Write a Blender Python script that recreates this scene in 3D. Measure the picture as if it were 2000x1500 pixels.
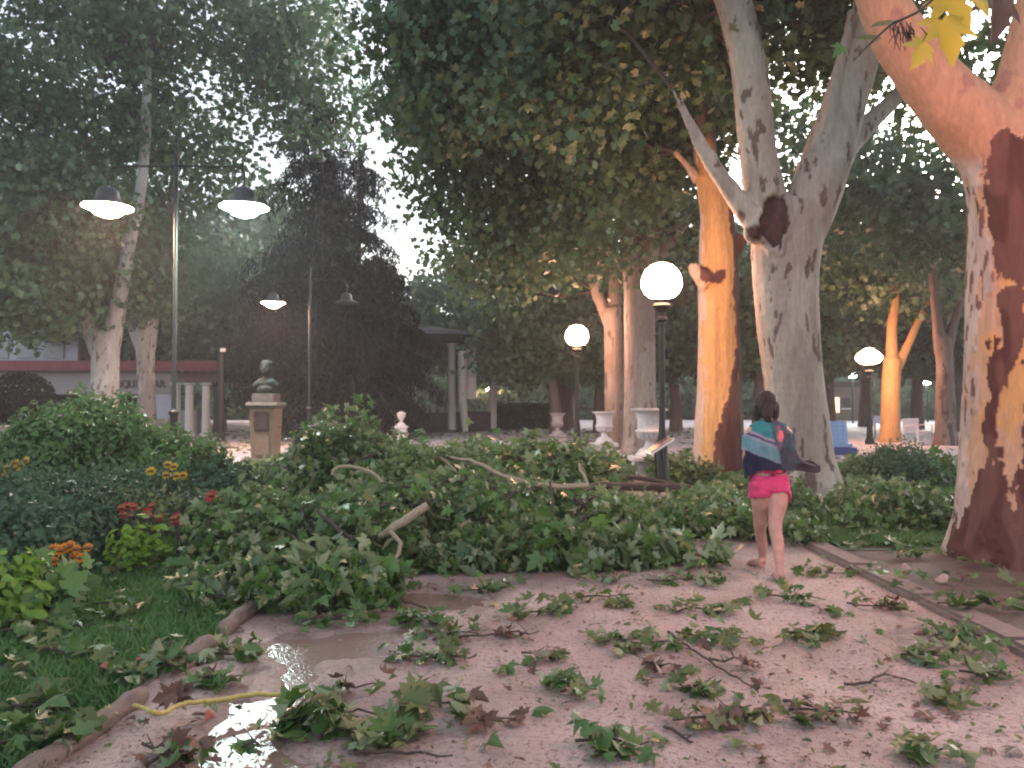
import bpy, bmesh, math, random
import numpy as np
from mathutils import Vector, Matrix
random.seed(7); rng = np.random.default_rng(11)
for o in list(bpy.data.objects): bpy.data.objects.remove(o)
S = bpy.context.scene; C = S.collection
R = math.radians
# ------------------------------------------------------------------ camera, sky, sun, exposure
CH = 1.4; F = 1500.0; PIT = math.atan(35/1500)
cam = bpy.data.cameras.new('camera'); cam.sensor_width = 36; cam.lens = 36*F/2000; cam.clip_end = 2000; cam.clip_start = 0.05
co = bpy.data.objects.new('camera', cam); co.location = (0, 0, CH); co.rotation_euler = (math.pi/2+PIT, 0, 0); C.objects.link(co); S.camera = co
W = bpy.data.worlds.new('World'); S.world = W; W.use_nodes = True
wn = W.node_tree; wn.nodes.clear()
sky = wn.nodes.new('ShaderNodeTexSky'); sky.sky_type = 'NISHITA'; sky.sun_disc = False
SUN_EL, SUN_ROT = R(14), R(35)
sky.sun_elevation = SUN_EL; sky.sun_rotation = SUN_ROT; sky.air_density = 1.0; sky.dust_density = 3.0; sky.ozone_density = 1.5
hs = wn.nodes.new('ShaderNodeHueSaturation'); hs.inputs['Saturation'].default_value = 0.42
bgn = wn.nodes.new('ShaderNodeBackground'); bgn.inputs['Strength'].default_value = 0.12
wo = wn.nodes.new('ShaderNodeOutputWorld')
wn.links.new(sky.outputs[0], hs.inputs['Color']); wn.links.new(hs.outputs[0], bgn.inputs['Color']); wn.links.new(bgn.outputs[0], wo.inputs[0])
sl = bpy.data.lights.new('sun', 'SUN'); sl.energy = 0.5; sl.angle = R(40); sl.color = (1, .95, .93)
so = bpy.data.objects.new('sun', sl); C.objects.link(so)
sd = Vector((math.sin(SUN_ROT)*math.cos(SUN_EL), math.cos(SUN_ROT)*math.cos(SUN_EL), math.sin(SUN_EL)))
so.rotation_euler = sd.to_track_quat('Z', 'Y').to_euler(); so.location = (0, 0, 40)
S.view_settings.view_transform = 'Standard'; S.view_settings.look = 'None'; S.view_settings.exposure = 2.0; S.view_settings.gamma = 1
S.view_settings.use_curve_mapping = False
S.render.engine = 'CYCLES'; S.cycles.use_denoising = True; S.cycles.max_bounces = 6; S.cycles.transparent_max_bounces = 6
S.cycles.diffuse_bounces = 3; S.cycles.glossy_bounces = 2; S.cycles.transmission_bounces = 3; S.cycles.sample_clamp_indirect = 6
S.cycles.caustics_reflective = False; S.cycles.caustics_refractive = False; S.cycles.volume_bounces = 0; S.cycles.filter_width = 2.1

# ------------------------------------------------------------------ helpers
def P(px, py, Y):
    dx = (px-1000)/F; dz = (750-py)/F
    y = math.cos(PIT)-dz*math.sin(PIT); z = math.sin(PIT)+dz*math.cos(PIT)
    k = Y/y
    return Vector((dx*k, Y, CH+z*k))
def G(px, py, z=0.0):
    dx = (px-1000)/F; dz = (750-py)/F
    y = math.cos(PIT)-dz*math.sin(PIT); zz = math.sin(PIT)+dz*math.cos(PIT)
    k = (z-CH)/zz
    return Vector((dx*k, y*k, z))
def vnoise(p, seed=0):
    p = np.asarray(p, float); i = np.floor(p).astype(np.int64); f = p-i; f = f*f*(3-2*f)
    def h(a, b, c):
        n = (a*374761393+b*668265263+c*2147483647+seed*1274126177) & 0xffffffff
        n = ((n ^ (n >> 13))*1274126177) & 0xffffffff
        return ((n ^ (n >> 16)) & 0xffff)/65535.0
    r = 0
    for a in (0, 1):
        for b in (0, 1):
            for c in (0, 1):
                w = (f[:, 0] if a else 1-f[:, 0])*(f[:, 1] if b else 1-f[:, 1])*(f[:, 2] if c else 1-f[:, 2])
                r = r+w*h(i[:, 0]+a, i[:, 1]+b, i[:, 2]+c)
    return r
def fbm(p, o=3, seed=0):
    r = 0; a = .5; t = 0; p = np.asarray(p, float)
    for k in range(o):
        r = r+a*vnoise(p*2**k, seed+k*7); t += a; a *= .5
    return r/t
def sstep(a, b, x): 
    t = np.clip((x-a)/(b-a), 0, 1); return t*t*(3-2*t)
def tag(o, label=None, cat=None, group=None, kind=None):
    if label: o['label'] = label
    if cat: o['category'] = cat
    if group: o['group'] = group
    if kind: o['kind'] = kind
    return o
def empty(name, loc, label, cat, group=None, rz=0):
    o = bpy.data.objects.new(name, None); C.objects.link(o); o.location = loc; o.rotation_euler = (0, 0, rz)
    o.empty_display_size = .1; tag(o, label, cat, group); return o
def link(name, me, mat=None, parent=None, smooth=False, world=True):
    """links a mesh; with a parent the mesh coordinates are world coordinates when world=True"""
    o = bpy.data.objects.new(name, me); C.objects.link(o)
    if mat is not None and len(me.materials) == 0: me.materials.append(mat)
    if smooth: me.polygons.foreach_set('use_smooth', [True]*len(me.polygons))
    if parent is not None:
        o.parent = parent
        if world: o.matrix_parent_inverse = Matrix.LocRotScale(parent.location, parent.rotation_euler, None).inverted()
    return o
def npmesh(name, V, faces=None, loops=None, sizes=None, attrs=None, colors=None):
    me = bpy.data.meshes.new(name)
    V = np.ascontiguousarray(V, dtype=np.float32)
    if faces is not None:
        faces = np.asarray(faces); sizes = np.full(len(faces), faces.shape[1]); loops = faces.ravel()
    me.vertices.add(len(V)); me.vertices.foreach_set('co', V.ravel())
    me.loops.add(len(loops)); me.loops.foreach_set('vertex_index', np.asarray(loops, dtype=np.int32))
    st = np.zeros(len(sizes), dtype=np.int32); st[1:] = np.cumsum(sizes)[:-1]
    me.polygons.add(len(sizes)); me.polygons.foreach_set('loop_start', st)
    try: me.polygons.foreach_set('loop_total', np.asarray(sizes, dtype=np.int32))
    except Exception: pass
    me.update(calc_edges=True)
    for k, v in (attrs or {}).items():
        a = me.attributes.new(k, 'FLOAT', 'POINT'); a.data.foreach_set('value', np.asarray(v, dtype=np.float32))
    if colors is not None:
        a = me.attributes.new('col', 'FLOAT_COLOR', 'POINT'); c4 = np.ones((len(V), 4), np.float32); c4[:, :3] = colors
        a.data.foreach_set('color', c4.ravel())
    return me
class MB:
    """collects simple shapes into one mesh"""
    def __init__(s): s.bm = bmesh.new()
    def box(s, c, d, rot=None, bev=0):
        r = bmesh.ops.create_cube(s.bm, size=1); v = r['verts']
        bmesh.ops.scale(s.bm, vec=d, verts=v)
        if bev: 
            es = list({e for q in v for e in q.link_edges}); rr = bmesh.ops.bevel(s.bm, geom=es, offset=bev, segments=2, affect='EDGES'); v = list({q for f in rr['faces'] for q in f.verts} | {q for q in v if q.is_valid})
        if rot is not None: bmesh.ops.rotate(s.bm, cent=(0, 0, 0), matrix=rot, verts=v)
        bmesh.ops.translate(s.bm, vec=c, verts=v); return s
    def tube(s, pts, rad, n=8, cap=True):
        pts = [Vector(p) for p in pts]; rad = rad if hasattr(rad, '__len__') else [rad]*len(pts)
        rings = []; up = None
        for i, p in enumerate(pts):
            t = (pts[min(i+1, len(pts)-1)]-pts[max(i-1, 0)]).normalized()
            if up is None: up = t.orthogonal().normalized()
            up = (up-t*up.dot(t)); up = up.normalized() if up.length > 1e-6 else t.orthogonal().normalized()
            b = t.cross(up)
            rings.append([s.bm.verts.new(p+(up*math.cos(2*math.pi*k/n)+b*math.sin(2*math.pi*k/n))*rad[i]) for k in range(n)])
        for a, b in zip(rings, rings[1:]):
            for k in range(n): s.bm.faces.new((a[k], a[(k+1) % n], b[(k+1) % n], b[k]))
        if cap:
            s.bm.faces.new(rings[0][::-1]); s.bm.faces.new(rings[-1])
        return s
    def lathe(s, prof, c=(0, 0, 0), n=24, sq=False):
        rings = []
        for r, z in prof:
            rings.append([s.bm.verts.new((c[0]+r*math.cos(2*math.pi*(k+.5*sq)/n), c[1]+r*math.sin(2*math.pi*(k+.5*sq)/n), c[2]+z)) for k in range(n)])
        for a, b in zip(rings, rings[1:]):
            for k in range(n): s.bm.faces.new((a[k], a[(k+1) % n], b[(k+1) % n], b[k]))
        s.bm.faces.new(rings[0][::-1]); s.bm.faces.new(rings[-1]); return s
    def build(s, name, mat, parent=None, smooth=False, world=True):
        me = bpy.data.meshes.new(name); bmesh.ops.recalc_face_normals(s.bm, faces=s.bm.faces); s.bm.to_mesh(me); s.bm.free()
        o = link(name, me, mat, parent, False, world)
        if smooth:
            me.polygons.foreach_set('use_smooth', [True]*len(me.polygons))
            try: me.set_sharp_from_angle(angle=R(40))
            except Exception: pass
        return o

# ------------------------------------------------------------------ materials
def mat(name, col, rough=.8, metal=0, bump=0, scale=20, var=.25, spec=.5, emit=None, es=0, stretch=(1, 1, 1)):
    m = bpy.data.materials.new(name); m.use_nodes = True; t = m.node_tree; b = t.nodes['Principled BSDF']
    b.inputs['Roughness'].default_value = rough; b.inputs['Metallic'].default_value = metal; b.inputs['Specular IOR Level'].default_value = spec
    tc = t.nodes.new('ShaderNodeTexCoord'); mp = t.nodes.new('ShaderNodeMapping'); mp.inputs['Scale'].default_value = stretch
    t.links.new(tc.outputs['Object'], mp.inputs['Vector'])
    nz = t.nodes.new('ShaderNodeTexNoise'); nz.inputs['Scale'].default_value = scale; nz.inputs['Detail'].default_value = 6; nz.inputs['Roughness'].default_value = .65
    t.links.new(mp.outputs[0], nz.inputs['Vector'])
    r = t.nodes.new('ShaderNodeValToRGB'); r.color_ramp.elements[0].position = .3; r.color_ramp.elements[1].position = .7
    r.color_ramp.elements[0].color = (*[c*(1-var) for c in col], 1); r.color_ramp.elements[1].color = (*[min(1, c*(1+var)) for c in col], 1)
    t.links.new(nz.outputs['Fac'], r.inputs[0]); t.links.new(r.outputs[0], b.inputs['Base Color'])
    if bump:
        bp = t.nodes.new('ShaderNodeBump'); bp.inputs['Strength'].default_value = bump; bp.inputs['Distance'].default_value = .02
        t.links.new(nz.outputs['Fac'], bp.inputs['Height']); t.links.new(bp.outputs[0], b.inputs['Normal'])
    if emit: b.inputs['Emission Color'].default_value = (*emit, 1); b.inputs['Emission Strength'].default_value = es
    return m
def leafmat(name, lo, hi, under=None, rough=.42, trans=.35, spec=.5):
    m = bpy.data.materials.new(name); m.use_nodes = True; t = m.node_tree; b = t.nodes['Principled BSDF']; out = t.nodes['Material Output']
    at = t.nodes.new('ShaderNodeAttribute'); at.attribute_name = 'tint'
    oi = t.nodes.new('ShaderNodeObjectInfo')
    ad = t.nodes.new('ShaderNodeMath'); ad.operation = 'ADD'; t.links.new(at.outputs['Fac'], ad.inputs[0])
    ml = t.nodes.new('ShaderNodeMath'); ml.operation = 'MULTIPLY_ADD'; ml.inputs[1].default_value = .3; ml.inputs[2].default_value = -.15
    t.links.new(oi.outputs['Random'], ml.inputs[0]); t.links.new(ml.outputs[0], ad.inputs[1])
    mx = t.nodes.new('ShaderNodeMix'); mx.data_type = 'RGBA'; mx.inputs[6].default_value = (*lo, 1); mx.inputs[7].default_value = (*hi, 1)
    t.links.new(ad.outputs[0], mx.inputs[0]); colr = mx.outputs[2]
    if under:
        gm = t.nodes.new('ShaderNodeNewGeometry'); m2 = t.nodes.new('ShaderNodeMix'); m2.data_type = 'RGBA'; m2.inputs[7].default_value = (*under, 1)
        t.links.new(gm.outputs['Backfacing'], m2.inputs[0]); t.links.new(colr, m2.inputs[6]); colr = m2.outputs[2]
    t.links.new(colr, b.inputs['Base Color']); b.inputs['Roughness'].default_value = rough; b.inputs['Specular IOR Level'].default_value = spec
    tr = t.nodes.new('ShaderNodeBsdfTranslucent'); t.links.new(colr, tr.inputs['Color'])
    ms = t.nodes.new('ShaderNodeMixShader'); ms.inputs[0].default_value = trans
    t.links.new(b.outputs[0], ms.inputs[1]); t.links.new(tr.outputs[0], ms.inputs[2]); t.links.new(ms.outputs[0], out.inputs[0])
    return m
def barkmat(name='bark', rough=.85):
    m = bpy.data.materials.new(name); m.use_nodes = True; t = m.node_tree; b = t.nodes['Principled BSDF']; b.inputs['Roughness'].default_value = rough
    b.inputs['Specular IOR Level'].default_value = .3
    at = t.nodes.new('ShaderNodeAttribute'); at.attribute_name = 'col'
    tc = t.nodes.new('ShaderNodeTexCoord'); mp = t.nodes.new('ShaderNodeMapping'); mp.inputs['Scale'].default_value = (1, 1, .25)
    t.links.new(tc.outputs['Object'], mp.inputs['Vector'])
    nz = t.nodes.new('ShaderNodeTexNoise'); nz.inputs['Scale'].default_value = 22; nz.inputs['Detail'].default_value = 8; nz.inputs['Roughness'].default_value = .7
    t.links.new(mp.outputs[0], nz.inputs['Vector'])
    mr = t.nodes.new('ShaderNodeMapRange'); mr.inputs[1].default_value = .25; mr.inputs[2].default_value = .75; mr.inputs[3].default_value = .72; mr.inputs[4].default_value = 1.25
    t.links.new(nz.outputs['Fac'], mr.inputs[0])
    vm = t.nodes.new('ShaderNodeVectorMath'); vm.operation = 'SCALE'; t.links.new(at.outputs['Color'], vm.inputs[0]); t.links.new(mr.outputs[0], vm.inputs['Scale'])
    t.links.new(vm.outputs[0], b.inputs['Base Color'])
    bp = t.nodes.new('ShaderNodeBump'); bp.inputs['Strength'].default_value = .45; bp.inputs['Distance'].default_value = .012
    t.links.new(nz.outputs['Fac'], bp.inputs['Height']); t.links.new(bp.outputs[0], b.inputs['Normal'])
    return m
M_BARK = barkmat()
M_TWIG = mat('twig bark', (.065, .045, .037), .8, bump=.4, scale=60)
M_TWIGP = mat('pale torn wood', (.34, .28, .2), .75, bump=.4, scale=60)
M_TWIGY = mat('yellow green stem', (.42, .34, .09), .5, bump=.3, scale=40)
M_CROWN = leafmat('plane canopy leaf', (.026, .068, .034), (.105, .215, .085), (.10, .17, .085), .45, .3)
M_CROWNL = leafmat('lighter canopy leaf', (.04, .09, .04), (.13, .24, .10), (.13, .21, .11), .45, .35)
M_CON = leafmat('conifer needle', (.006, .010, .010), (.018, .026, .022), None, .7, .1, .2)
M_PILE = leafmat('fallen plane leaf', (.028, .078, .020), (.14, .27, .065), (.24, .31, .17), .36, .3, .6)
M_PILEB = leafmat('wilting plane leaf', (.06, .10, .03), (.20, .24, .08), (.24, .28, .14), .4, .3, .5)
M_DRY = leafmat('dry brown leaf', (.07, .032, .025), (.22, .12, .085), (.24, .16, .12), .5, .15, .5)
M_YEL = leafmat('lamplit yellow leaf', (.62, .42, .04), (.80, .62, .10), None, .4, .5, .5)  # warm lamplight on the near twig is put into this yellow
M_BUSH = leafmat('garden bush leaf', (.05, .12, .035), (.16, .30, .09), (.13, .22, .09), .4, .35, .5)
M_BUSHD = leafmat('dark bush leaf', (.034, .090, .038), (.085, .165, .085), (.08, .14, .08), .45, .3, .5)
M_LIME = leafmat('lime leaf', (.12, .24, .03), (.26, .42, .06), None, .4, .4, .5)
M_GRASS = leafmat('grass blade', (.04, .12, .036), (.12, .25, .075), None, .5, .3, .4)

# ------------------------------------------------------------------ leaf templates (x right, y to the tip, z up)
def tpl_big():
    a = [(-.0, .0), (.16, -.16), (.34, -.12), (.55, -.02), (.42, .10), (.36, .17), (.52, .30), (.72, .52), (.50, .50), (.36, .48), (.22, .44), (.30, .66), (.20, .76), (.12, .90), (0, 1.08)]
    return a
BIG = tpl_big()
MID = [(0, 0), (.32, -.1), (.52, .0), (.32, .2), (.66, .52), (.2, .46), (.16, .8), (0, 1.02)]
TRI = [(0, -.05), (.5, .02), (.24, .3), (.55, .6), (.0, 1.0)]
OVA = [(0, 0), (.22, .2), (.26, .5), (.14, .82), (0, 1.0)]
def template(h, fold=.25, curl=.25):
    """two folded halves sharing the midrib; returns verts, list of faces"""
    n = len(h); V = []
    for x, y in h: V.append((x, y-.35, fold*x-curl*(x*x+(y-.35)**2)))
    for x, y in h[1:-1]: V.append((-x, y-.35, fold*x-curl*(x*x+(y-.35)**2)))
    r = list(range(n)); l = [0]+list(range(n, n+n-2))+[n-1]
    return np.array(V, float), [r, l[::-1]]
T_BIG, T_MID, T_TRI, T_OVA = template(BIG, .3, .35), template(MID, .25, .3), template(TRI, .15, .1), template(OVA, .3, .3)
def leaves(name, Pn, size, N=None, tpl=T_TRI, tint=None, up=.6, spread=1.0, T=None):
    n = len(Pn); V0, fc = tpl
    if N is None:
        N = rng.normal(size=(n, 3))*spread; N[:, 2] = N[:, 2]*.6+up
    N = N/np.linalg.norm(N, axis=1, keepdims=True)
    T = rng.normal(size=(n, 3)) if T is None else T
    T = T-N*np.sum(T*N, 1, keepdims=True); T /= np.linalg.norm(T, axis=1, keepdims=True)+1e-9
    B = np.cross(T, N)
    size = np.broadcast_to(np.asarray(size, float), (n,))
    bend = rng.uniform(.3, 1.8, n)
    V = (V0[None, :, 0, None]*B[:, None]+V0[None, :, 1, None]*T[:, None]+(V0[None, :, 2, None]*bend[:, None, None])*N[:, None])*size[:, None, None]+Pn[:, None]
    k = len(V0); base = np.concatenate([np.array(f) for f in fc]); sz = [len(f) for f in fc]
    loops = (base[None]+np.arange(n)[:, None]*k).ravel(); sizes = np.tile(sz, n)
    tint = rng.uniform(0, 1, n) if tint is None else tint
    return npmesh(name, V.reshape(-1, 3), loops=loops, sizes=sizes, attrs={'tint': np.repeat(tint, k)})

# ------------------------------------------------------------------ tree trunks: tubes fused into one skin, bark carved and coloured on it
def catmull(pts, rad, step):
    pts = [Vector(p) for p in pts]; Q = [pts[0]*2-pts[1]]+pts+[pts[-1]*2-pts[-2]]; RR = [rad[0]]+list(rad)+[rad[-1]]
    op, orr = [], []
    for i in range(1, len(Q)-2):
        m = max(2, int((Q[i+1]-Q[i]).length/step))
        for k in range(m):
            t = k/m; a, b, c, d = Q[i-1:i+3]
            op.append(.5*((2*b)+(c-a)*t+(2*a-5*b+4*c-d)*t*t+(3*b-a-3*c+d)*t**3)); orr.append(RR[i]+(RR[i+1]-RR[i])*(t*t*(3-2*t)))
    op.append(pts[-1]); orr.append(rad[-1]); return op, orr
def bark_general(V, N, ctx):
    pale = np.array(ctx.get('pale', (.30, .275, .25))); cream = np.array(ctx.get('cream', (.40, .37, .30))); dark = np.array(ctx.get('dark', (.075, .05, .042)))
    n1 = fbm(V*np.array([1.6, 1.6, .8]), 4, 3); n2 = fbm(V*np.array([9, 9, 3.2]), 3, 9); n3 = fbm(V*np.array([14, 14, 1.2]), 2, 5)
    col = pale[None]+(cream-pale)[None]*sstep(.45, .6, n1)[:, None]
    z = V[:, 2]; lowness = np.clip(1.2-z/2.2, 0, 1)*.18
    md = .8*sstep(.655, .70, n2+lowness*.5+(n1-.5)*.3+ctx.get('spots', 0))
    col = col*(1-md[:, None])+dark[None]*md[:, None]
    d = (n3-.5)*.03+(1-md)*0-md*.012
    return col, d
def make_trunk(name, limbs, voxel, colfn, parent, smooth=6, n=20, ctx=None):
    mb = MB()
    for pts, rad in limbs:
        p, r = catmull(pts, rad, .25); mb.tube(p, r, n)
    me = bpy.data.meshes.new('t'); bmesh.ops.recalc_face_normals(mb.bm, faces=mb.bm.faces); mb.bm.to_mesh(me); mb.bm.free()
    o = bpy.data.objects.new('t', me); C.objects.link(o)
    a = o.modifiers.new('a', 'REMESH'); a.mode = 'VOXEL'; a.voxel_size = voxel
    b = o.modifiers.new('b', 'SMOOTH'); b.factor = .5; b.iterations = smooth
    dg = bpy.context.evaluated_depsgraph_get(); ev = o.evaluated_get(dg); m2 = bpy.data.meshes.new_from_object(ev)
    bpy.data.objects.remove(o); bpy.data.meshes.remove(me)
    nv = len(m2.vertices); V = np.zeros(nv*3, np.float32); m2.vertices.foreach_get('co', V); V = V.reshape(-1, 3).astype(float)
    N = np.zeros(nv*3, np.float32); m2.vertices.foreach_get('normal', N); N = N.reshape(-1, 3)
    col, d = colfn(V, N, ctx or {})
    V = V+N*d[:, None]; m2.vertices.foreach_set('co', V.astype(np.float32).ravel())
    at = m2.attributes.new('col', 'FLOAT_COLOR', 'POINT'); c4 = np.ones((nv, 4), np.float32); c4[:, :3] = np.clip(col, 0, 1); at.data.foreach_set('color', c4.ravel())
    m2.name = name; m2.materials.clear(); m2.update()
    return link(name, m2, M_BARK, parent, True)
def crown_points(blobs, per=70, csig=.55):
    """blobs: (centre, (rx,ry,rz), clusters); leaves gather in clusters so gaps stay between them"""
    out, cen = [], []
    for c, r, k in blobs:
        q = rng.normal(size=(k, 3)); q /= np.linalg.norm(q, axis=1, keepdims=True); q *= rng.uniform(.25, 1, (k, 1))**.45
        cc = np.array(c)+q*np.array(r); cen.append(cc)
        m = rng.integers(int(per*.6), int(per*1.4), k)
        for j in range(k):
            s = csig*rng.uniform(.7, 1.3)
            out.append(cc[j]+rng.normal(size=(m[j], 3))*np.array([s, s, s*.55]))
    return np.concatenate(out), np.concatenate(cen)
def tree(name, label, base, limbs, blobs, lsize=.2, per=70, csig=.55, voxel=.05, colfn=bark_general, ctx=None, leafm=None, tpl=T_TRI, group=None, brn=40, cat='tree', smooth=6, zmin=None):
    e = empty(name, base, label, cat, group)
    tr = make_trunk('trunk', limbs, voxel, colfn, e, smooth, ctx=ctx)
    if blobs:
        pts, cen = crown_points(blobs, per, csig)
        if zmin is not None: pts = pts[pts[:, 2] > zmin]
        clt = fbm(pts*.5, 2, 4)
        me = leaves('crown', pts, rng.uniform(.75, 1.25, len(pts))*lsize, tpl=tpl, tint=np.clip(clt*1.2-.1+rng.normal(size=len(pts))*.2, 0, 1))
        o = link('crown', me, leafm or M_CROWN, e); o['kind'] = 'stuff'
        ends = [Vector(p) for l in limbs for p in l[0][1:]]; mb = MB()
        for c in cen[rng.permutation(len(cen))[:brn]]:
            c = Vector(c); a = min(ends, key=lambda q: (q-c).length+(2 if q.z > c.z else 0))
            if (a-c).length > 2.6: continue
            mid = (a+c)/2+Vector(rng.normal(size=3)*.25)
            mb.tube([a, mid, c], [.035, .024, .008], 5)
        o = mb.build('branch', M_TWIG, e); o['kind'] = 'stuff'
    return e

# ------------------------------------------------------------------ ground
def sheet(name, poly, z, m, kind='structure'):
    bm = bmesh.new(); f = bm.faces.new([bm.verts.new((x, y, z)) for x, y in poly]); bmesh.ops.triangulate(bm, faces=[f])
    me = bpy.data.meshes.new(name); bm.to_mesh(me); bm.free(); o = link(name, me, m); o['kind'] = kind; return o
def soilmat(name, c1, c2, c3, bump=.6, rough=.85, wet=True):
    m = bpy.data.materials.new(name); m.use_nodes = True; t = m.node_tree; b = t.nodes['Principled BSDF']
    tc = t.nodes.new('ShaderNodeTexCoord')
    def nz(s, d=6, r=.6):
        x = t.nodes.new('ShaderNodeTexNoise'); x.inputs['Scale'].default_value = s; x.inputs['Detail'].default_value = d; x.inputs['Roughness'].default_value = r
        t.links.new(tc.outputs['Object'], x.inputs['Vector']); return x
    a, f, g = nz(.9), nz(38, 4, .7), nz(160, 3, .7)
    r = t.nodes.new('ShaderNodeValToRGB'); r.color_ramp.elements[0].position = .35; r.color_ramp.elements[1].position = .65
    r.color_ramp.elements[0].color = (*c1, 1); r.color_ramp.elements[1].color = (*c2, 1); t.links.new(a.outputs['Fac'], r.inputs[0])
    r2 = t.nodes.new('ShaderNodeValToRGB'); r2.color_ramp.elements[0].position = .36; r2.color_ramp.elements[1].position = .48
    r2.color_ramp.elements[0].color = (1, 1, 1, 1); r2.color_ramp.elements[1].color = (0, 0, 0, 1); t.links.new(f.outputs['Fac'], r2.inputs[0])
    mx = t.nodes.new('ShaderNodeMix'); mx.data_type = 'RGBA'; mx.inputs[7].default_value = (*c3, 1)
    t.links.new(r2.outputs[0], mx.inputs[0]); t.links.new(r.outputs[0], mx.inputs[6])
    r3 = t.nodes.new('ShaderNodeMapRange'); r3.inputs[1].default_value = .3; r3.inputs[2].default_value = .7; r3.inputs[3].default_value = .7; r3.inputs[4].default_value = 1.3
    t.links.new(g.outputs['Fac'], r3.inputs[0]); vm = t.nodes.new('ShaderNodeVectorMath'); vm.operation = 'SCALE'
    t.links.new(mx.outputs[2], vm.inputs[0]); t.links.new(r3.outputs[0], vm.inputs['Scale']); t.links.new(vm.outputs[0], b.inputs['Base Color'])
    rr = t.nodes.new('ShaderNodeMapRange'); rr.inputs[1].default_value = .35; rr.inputs[2].default_value = .65; rr.inputs[3].default_value = rough*.6 if wet else rough; rr.inputs[4].default_value = rough
    t.links.new(a.outputs['Fac'], rr.inputs[0]); t.links.new(rr.outputs[0], b.inputs['Roughness'])
    ad = t.nodes.new('ShaderNodeMath'); ad.operation = 'MULTIPLY_ADD'; ad.inputs[1].default_value = .5; t.links.new(g.outputs['Fac'], ad.inputs[0]); t.links.new(f.outputs['Fac'], ad.inputs[2])
    bp = t.nodes.new('ShaderNodeBump'); bp.inputs['Strength'].default_value = bump; bp.inputs['Distance'].default_value = .012
    t.links.new(ad.outputs[0], bp.inputs['Height']); t.links.new(bp.outputs[0], b.inputs['Normal']); return m
M_SAND = soilmat('pink sandy path', (.31, .235, .215), (.52, .415, .38), (.20, .135, .12))
M_SOIL = soilmat('damp soil', (.09, .065, .05), (.15, .105, .085), (.05, .035, .03))
M_GR = soilmat('turf soil', (.025, .060, .022), (.055, .10, .04), (.012, .022, .010), 1.0)
M_PLAZA = soilmat('plaza paving', (.46, .40, .43), (.62, .55, .58), (.22, .18, .18), .3)
XL, XR = -1.72, 2.82
sheet('ground', [(-260, -20), (260, -20), (260, 400), (-260, 400)], -.08, M_SOIL)
PUD = [[(515, 1262), (560, 1242), (700, 1226), (800, 1222), (780, 1270), (700, 1285), (640, 1292), (608, 1330), (640, 1372), (600, 1400), (560, 1450), (600, 1490), (690, 1485), (700, 1540), (330, 1540), (400, 1440), (430, 1395), (450, 1362), (540, 1350), (548, 1300)],
       [(740, 1165), (830, 1150), (960, 1165), (900, 1188), (780, 1195)], [(1735, 1238), (1795, 1230), (1850, 1258), (1760, 1268)]]
PUD = [[G(x, y)[:2] for x, y in p] for p in PUD]
def poly_dist(x, y, poly):
    """signed distance to a polygon, negative inside"""
    d = np.full(x.shape, 1e9); ins = np.zeros(x.shape, bool); n = len(poly)
    for i in range(n):
        ax, ay = poly[i]; bx_, by = poly[(i+1) % n]; ex, ey = bx_-ax, by-ay; t = np.clip(((x-ax)*ex+(y-ay)*ey)/(ex*ex+ey*ey+1e-12), 0, 1)
        d = np.minimum(d, np.hypot(x-ax-t*ex, y-ay-t*ey)); c = (ay > y) != (by > y); ins ^= c & (x < ex*(y-ay)/(ey if abs(ey) > 1e-9 else 1e-9)+ax)
    return np.where(ins, -d, d)
# the sandy path as a gently uneven grid, hollowed where water stands
gx, gy = np.meshgrid(np.linspace(XL-.12, XR+.05, 230), np.concatenate([np.linspace(-1, 2.3, 30), np.linspace(2.32, 7.5, 420), np.linspace(7.55, 13.5, 90)]))
gv = np.stack([gx.ravel(), gy.ravel(), np.zeros(gx.size)], 1); qn = fbm(gv*2.2, 3, 5)
sdm = np.min([poly_dist(gv[:, 0], gv[:, 1], p) for p in PUD], axis=0)+(fbm(gv*6, 3, 15)-.5)*.16
gv[:, 2] = (fbm(gv*np.array([1.2, 1.2, 1]), 3, 2)-.5)*.022+(fbm(gv*9, 2, 8)-.5)*.010+(fbm(gv*30, 2, 18)-.5)*.005-.042*(1-sstep(-.10, .05, sdm))
# foot and wheel marks pressed in the sand
for k in range(46):
    fx, fy, fa = rng.uniform(XL+.2, XR-.2), rng.uniform(2.6, 6.5), rng.normal()*.35; u = (gv[:, 0]-fx)*math.cos(fa)+(gv[:, 1]-fy)*math.sin(fa); w_ = -(gv[:, 0]-fx)*math.sin(fa)+(gv[:, 1]-fy)*math.cos(fa)
    gv[:, 2] -= .007*np.exp(-(u/.045)**4-(w_/.12)**4)
wet = np.clip((1-sstep(.0, .30, sdm))+.55*sstep(.50, .66, qn), 0, 1)
gi = np.arange(gx.size).reshape(gx.shape); gf = np.stack([gi[:-1, :-1].ravel(), gi[:-1, 1:].ravel(), gi[1:, 1:].ravel(), gi[1:, :-1].ravel()], 1)
t = M_SAND.node_tree; b = t.nodes['Principled BSDF']; at = t.nodes.new('ShaderNodeAttribute'); at.attribute_name = 'wet'
src = b.inputs['Base Color'].links[0].from_socket; mx = t.nodes.new('ShaderNodeMix'); mx.data_type = 'RGBA'; mx.blend_type = 'MULTIPLY'; mx.inputs[7].default_value = (.70, .66, .65, 1)
t.links.new(at.outputs['Fac'], mx.inputs[0]); t.links.new(src, mx.inputs[6]); t.links.new(mx.outputs[2], b.inputs['Base Color'])
mr = t.nodes.new('ShaderNodeMapRange'); mr.inputs[3].default_value = .85; mr.inputs[4].default_value = .30; t.links.new(at.outputs['Fac'], mr.inputs[0]); t.links.new(mr.outputs[0], b.inputs['Roughness'])
o = link('path', npmesh('path', gv, gf, attrs={'wet': wet}), M_SAND, smooth=True); o['kind'] = 'structure'
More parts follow.
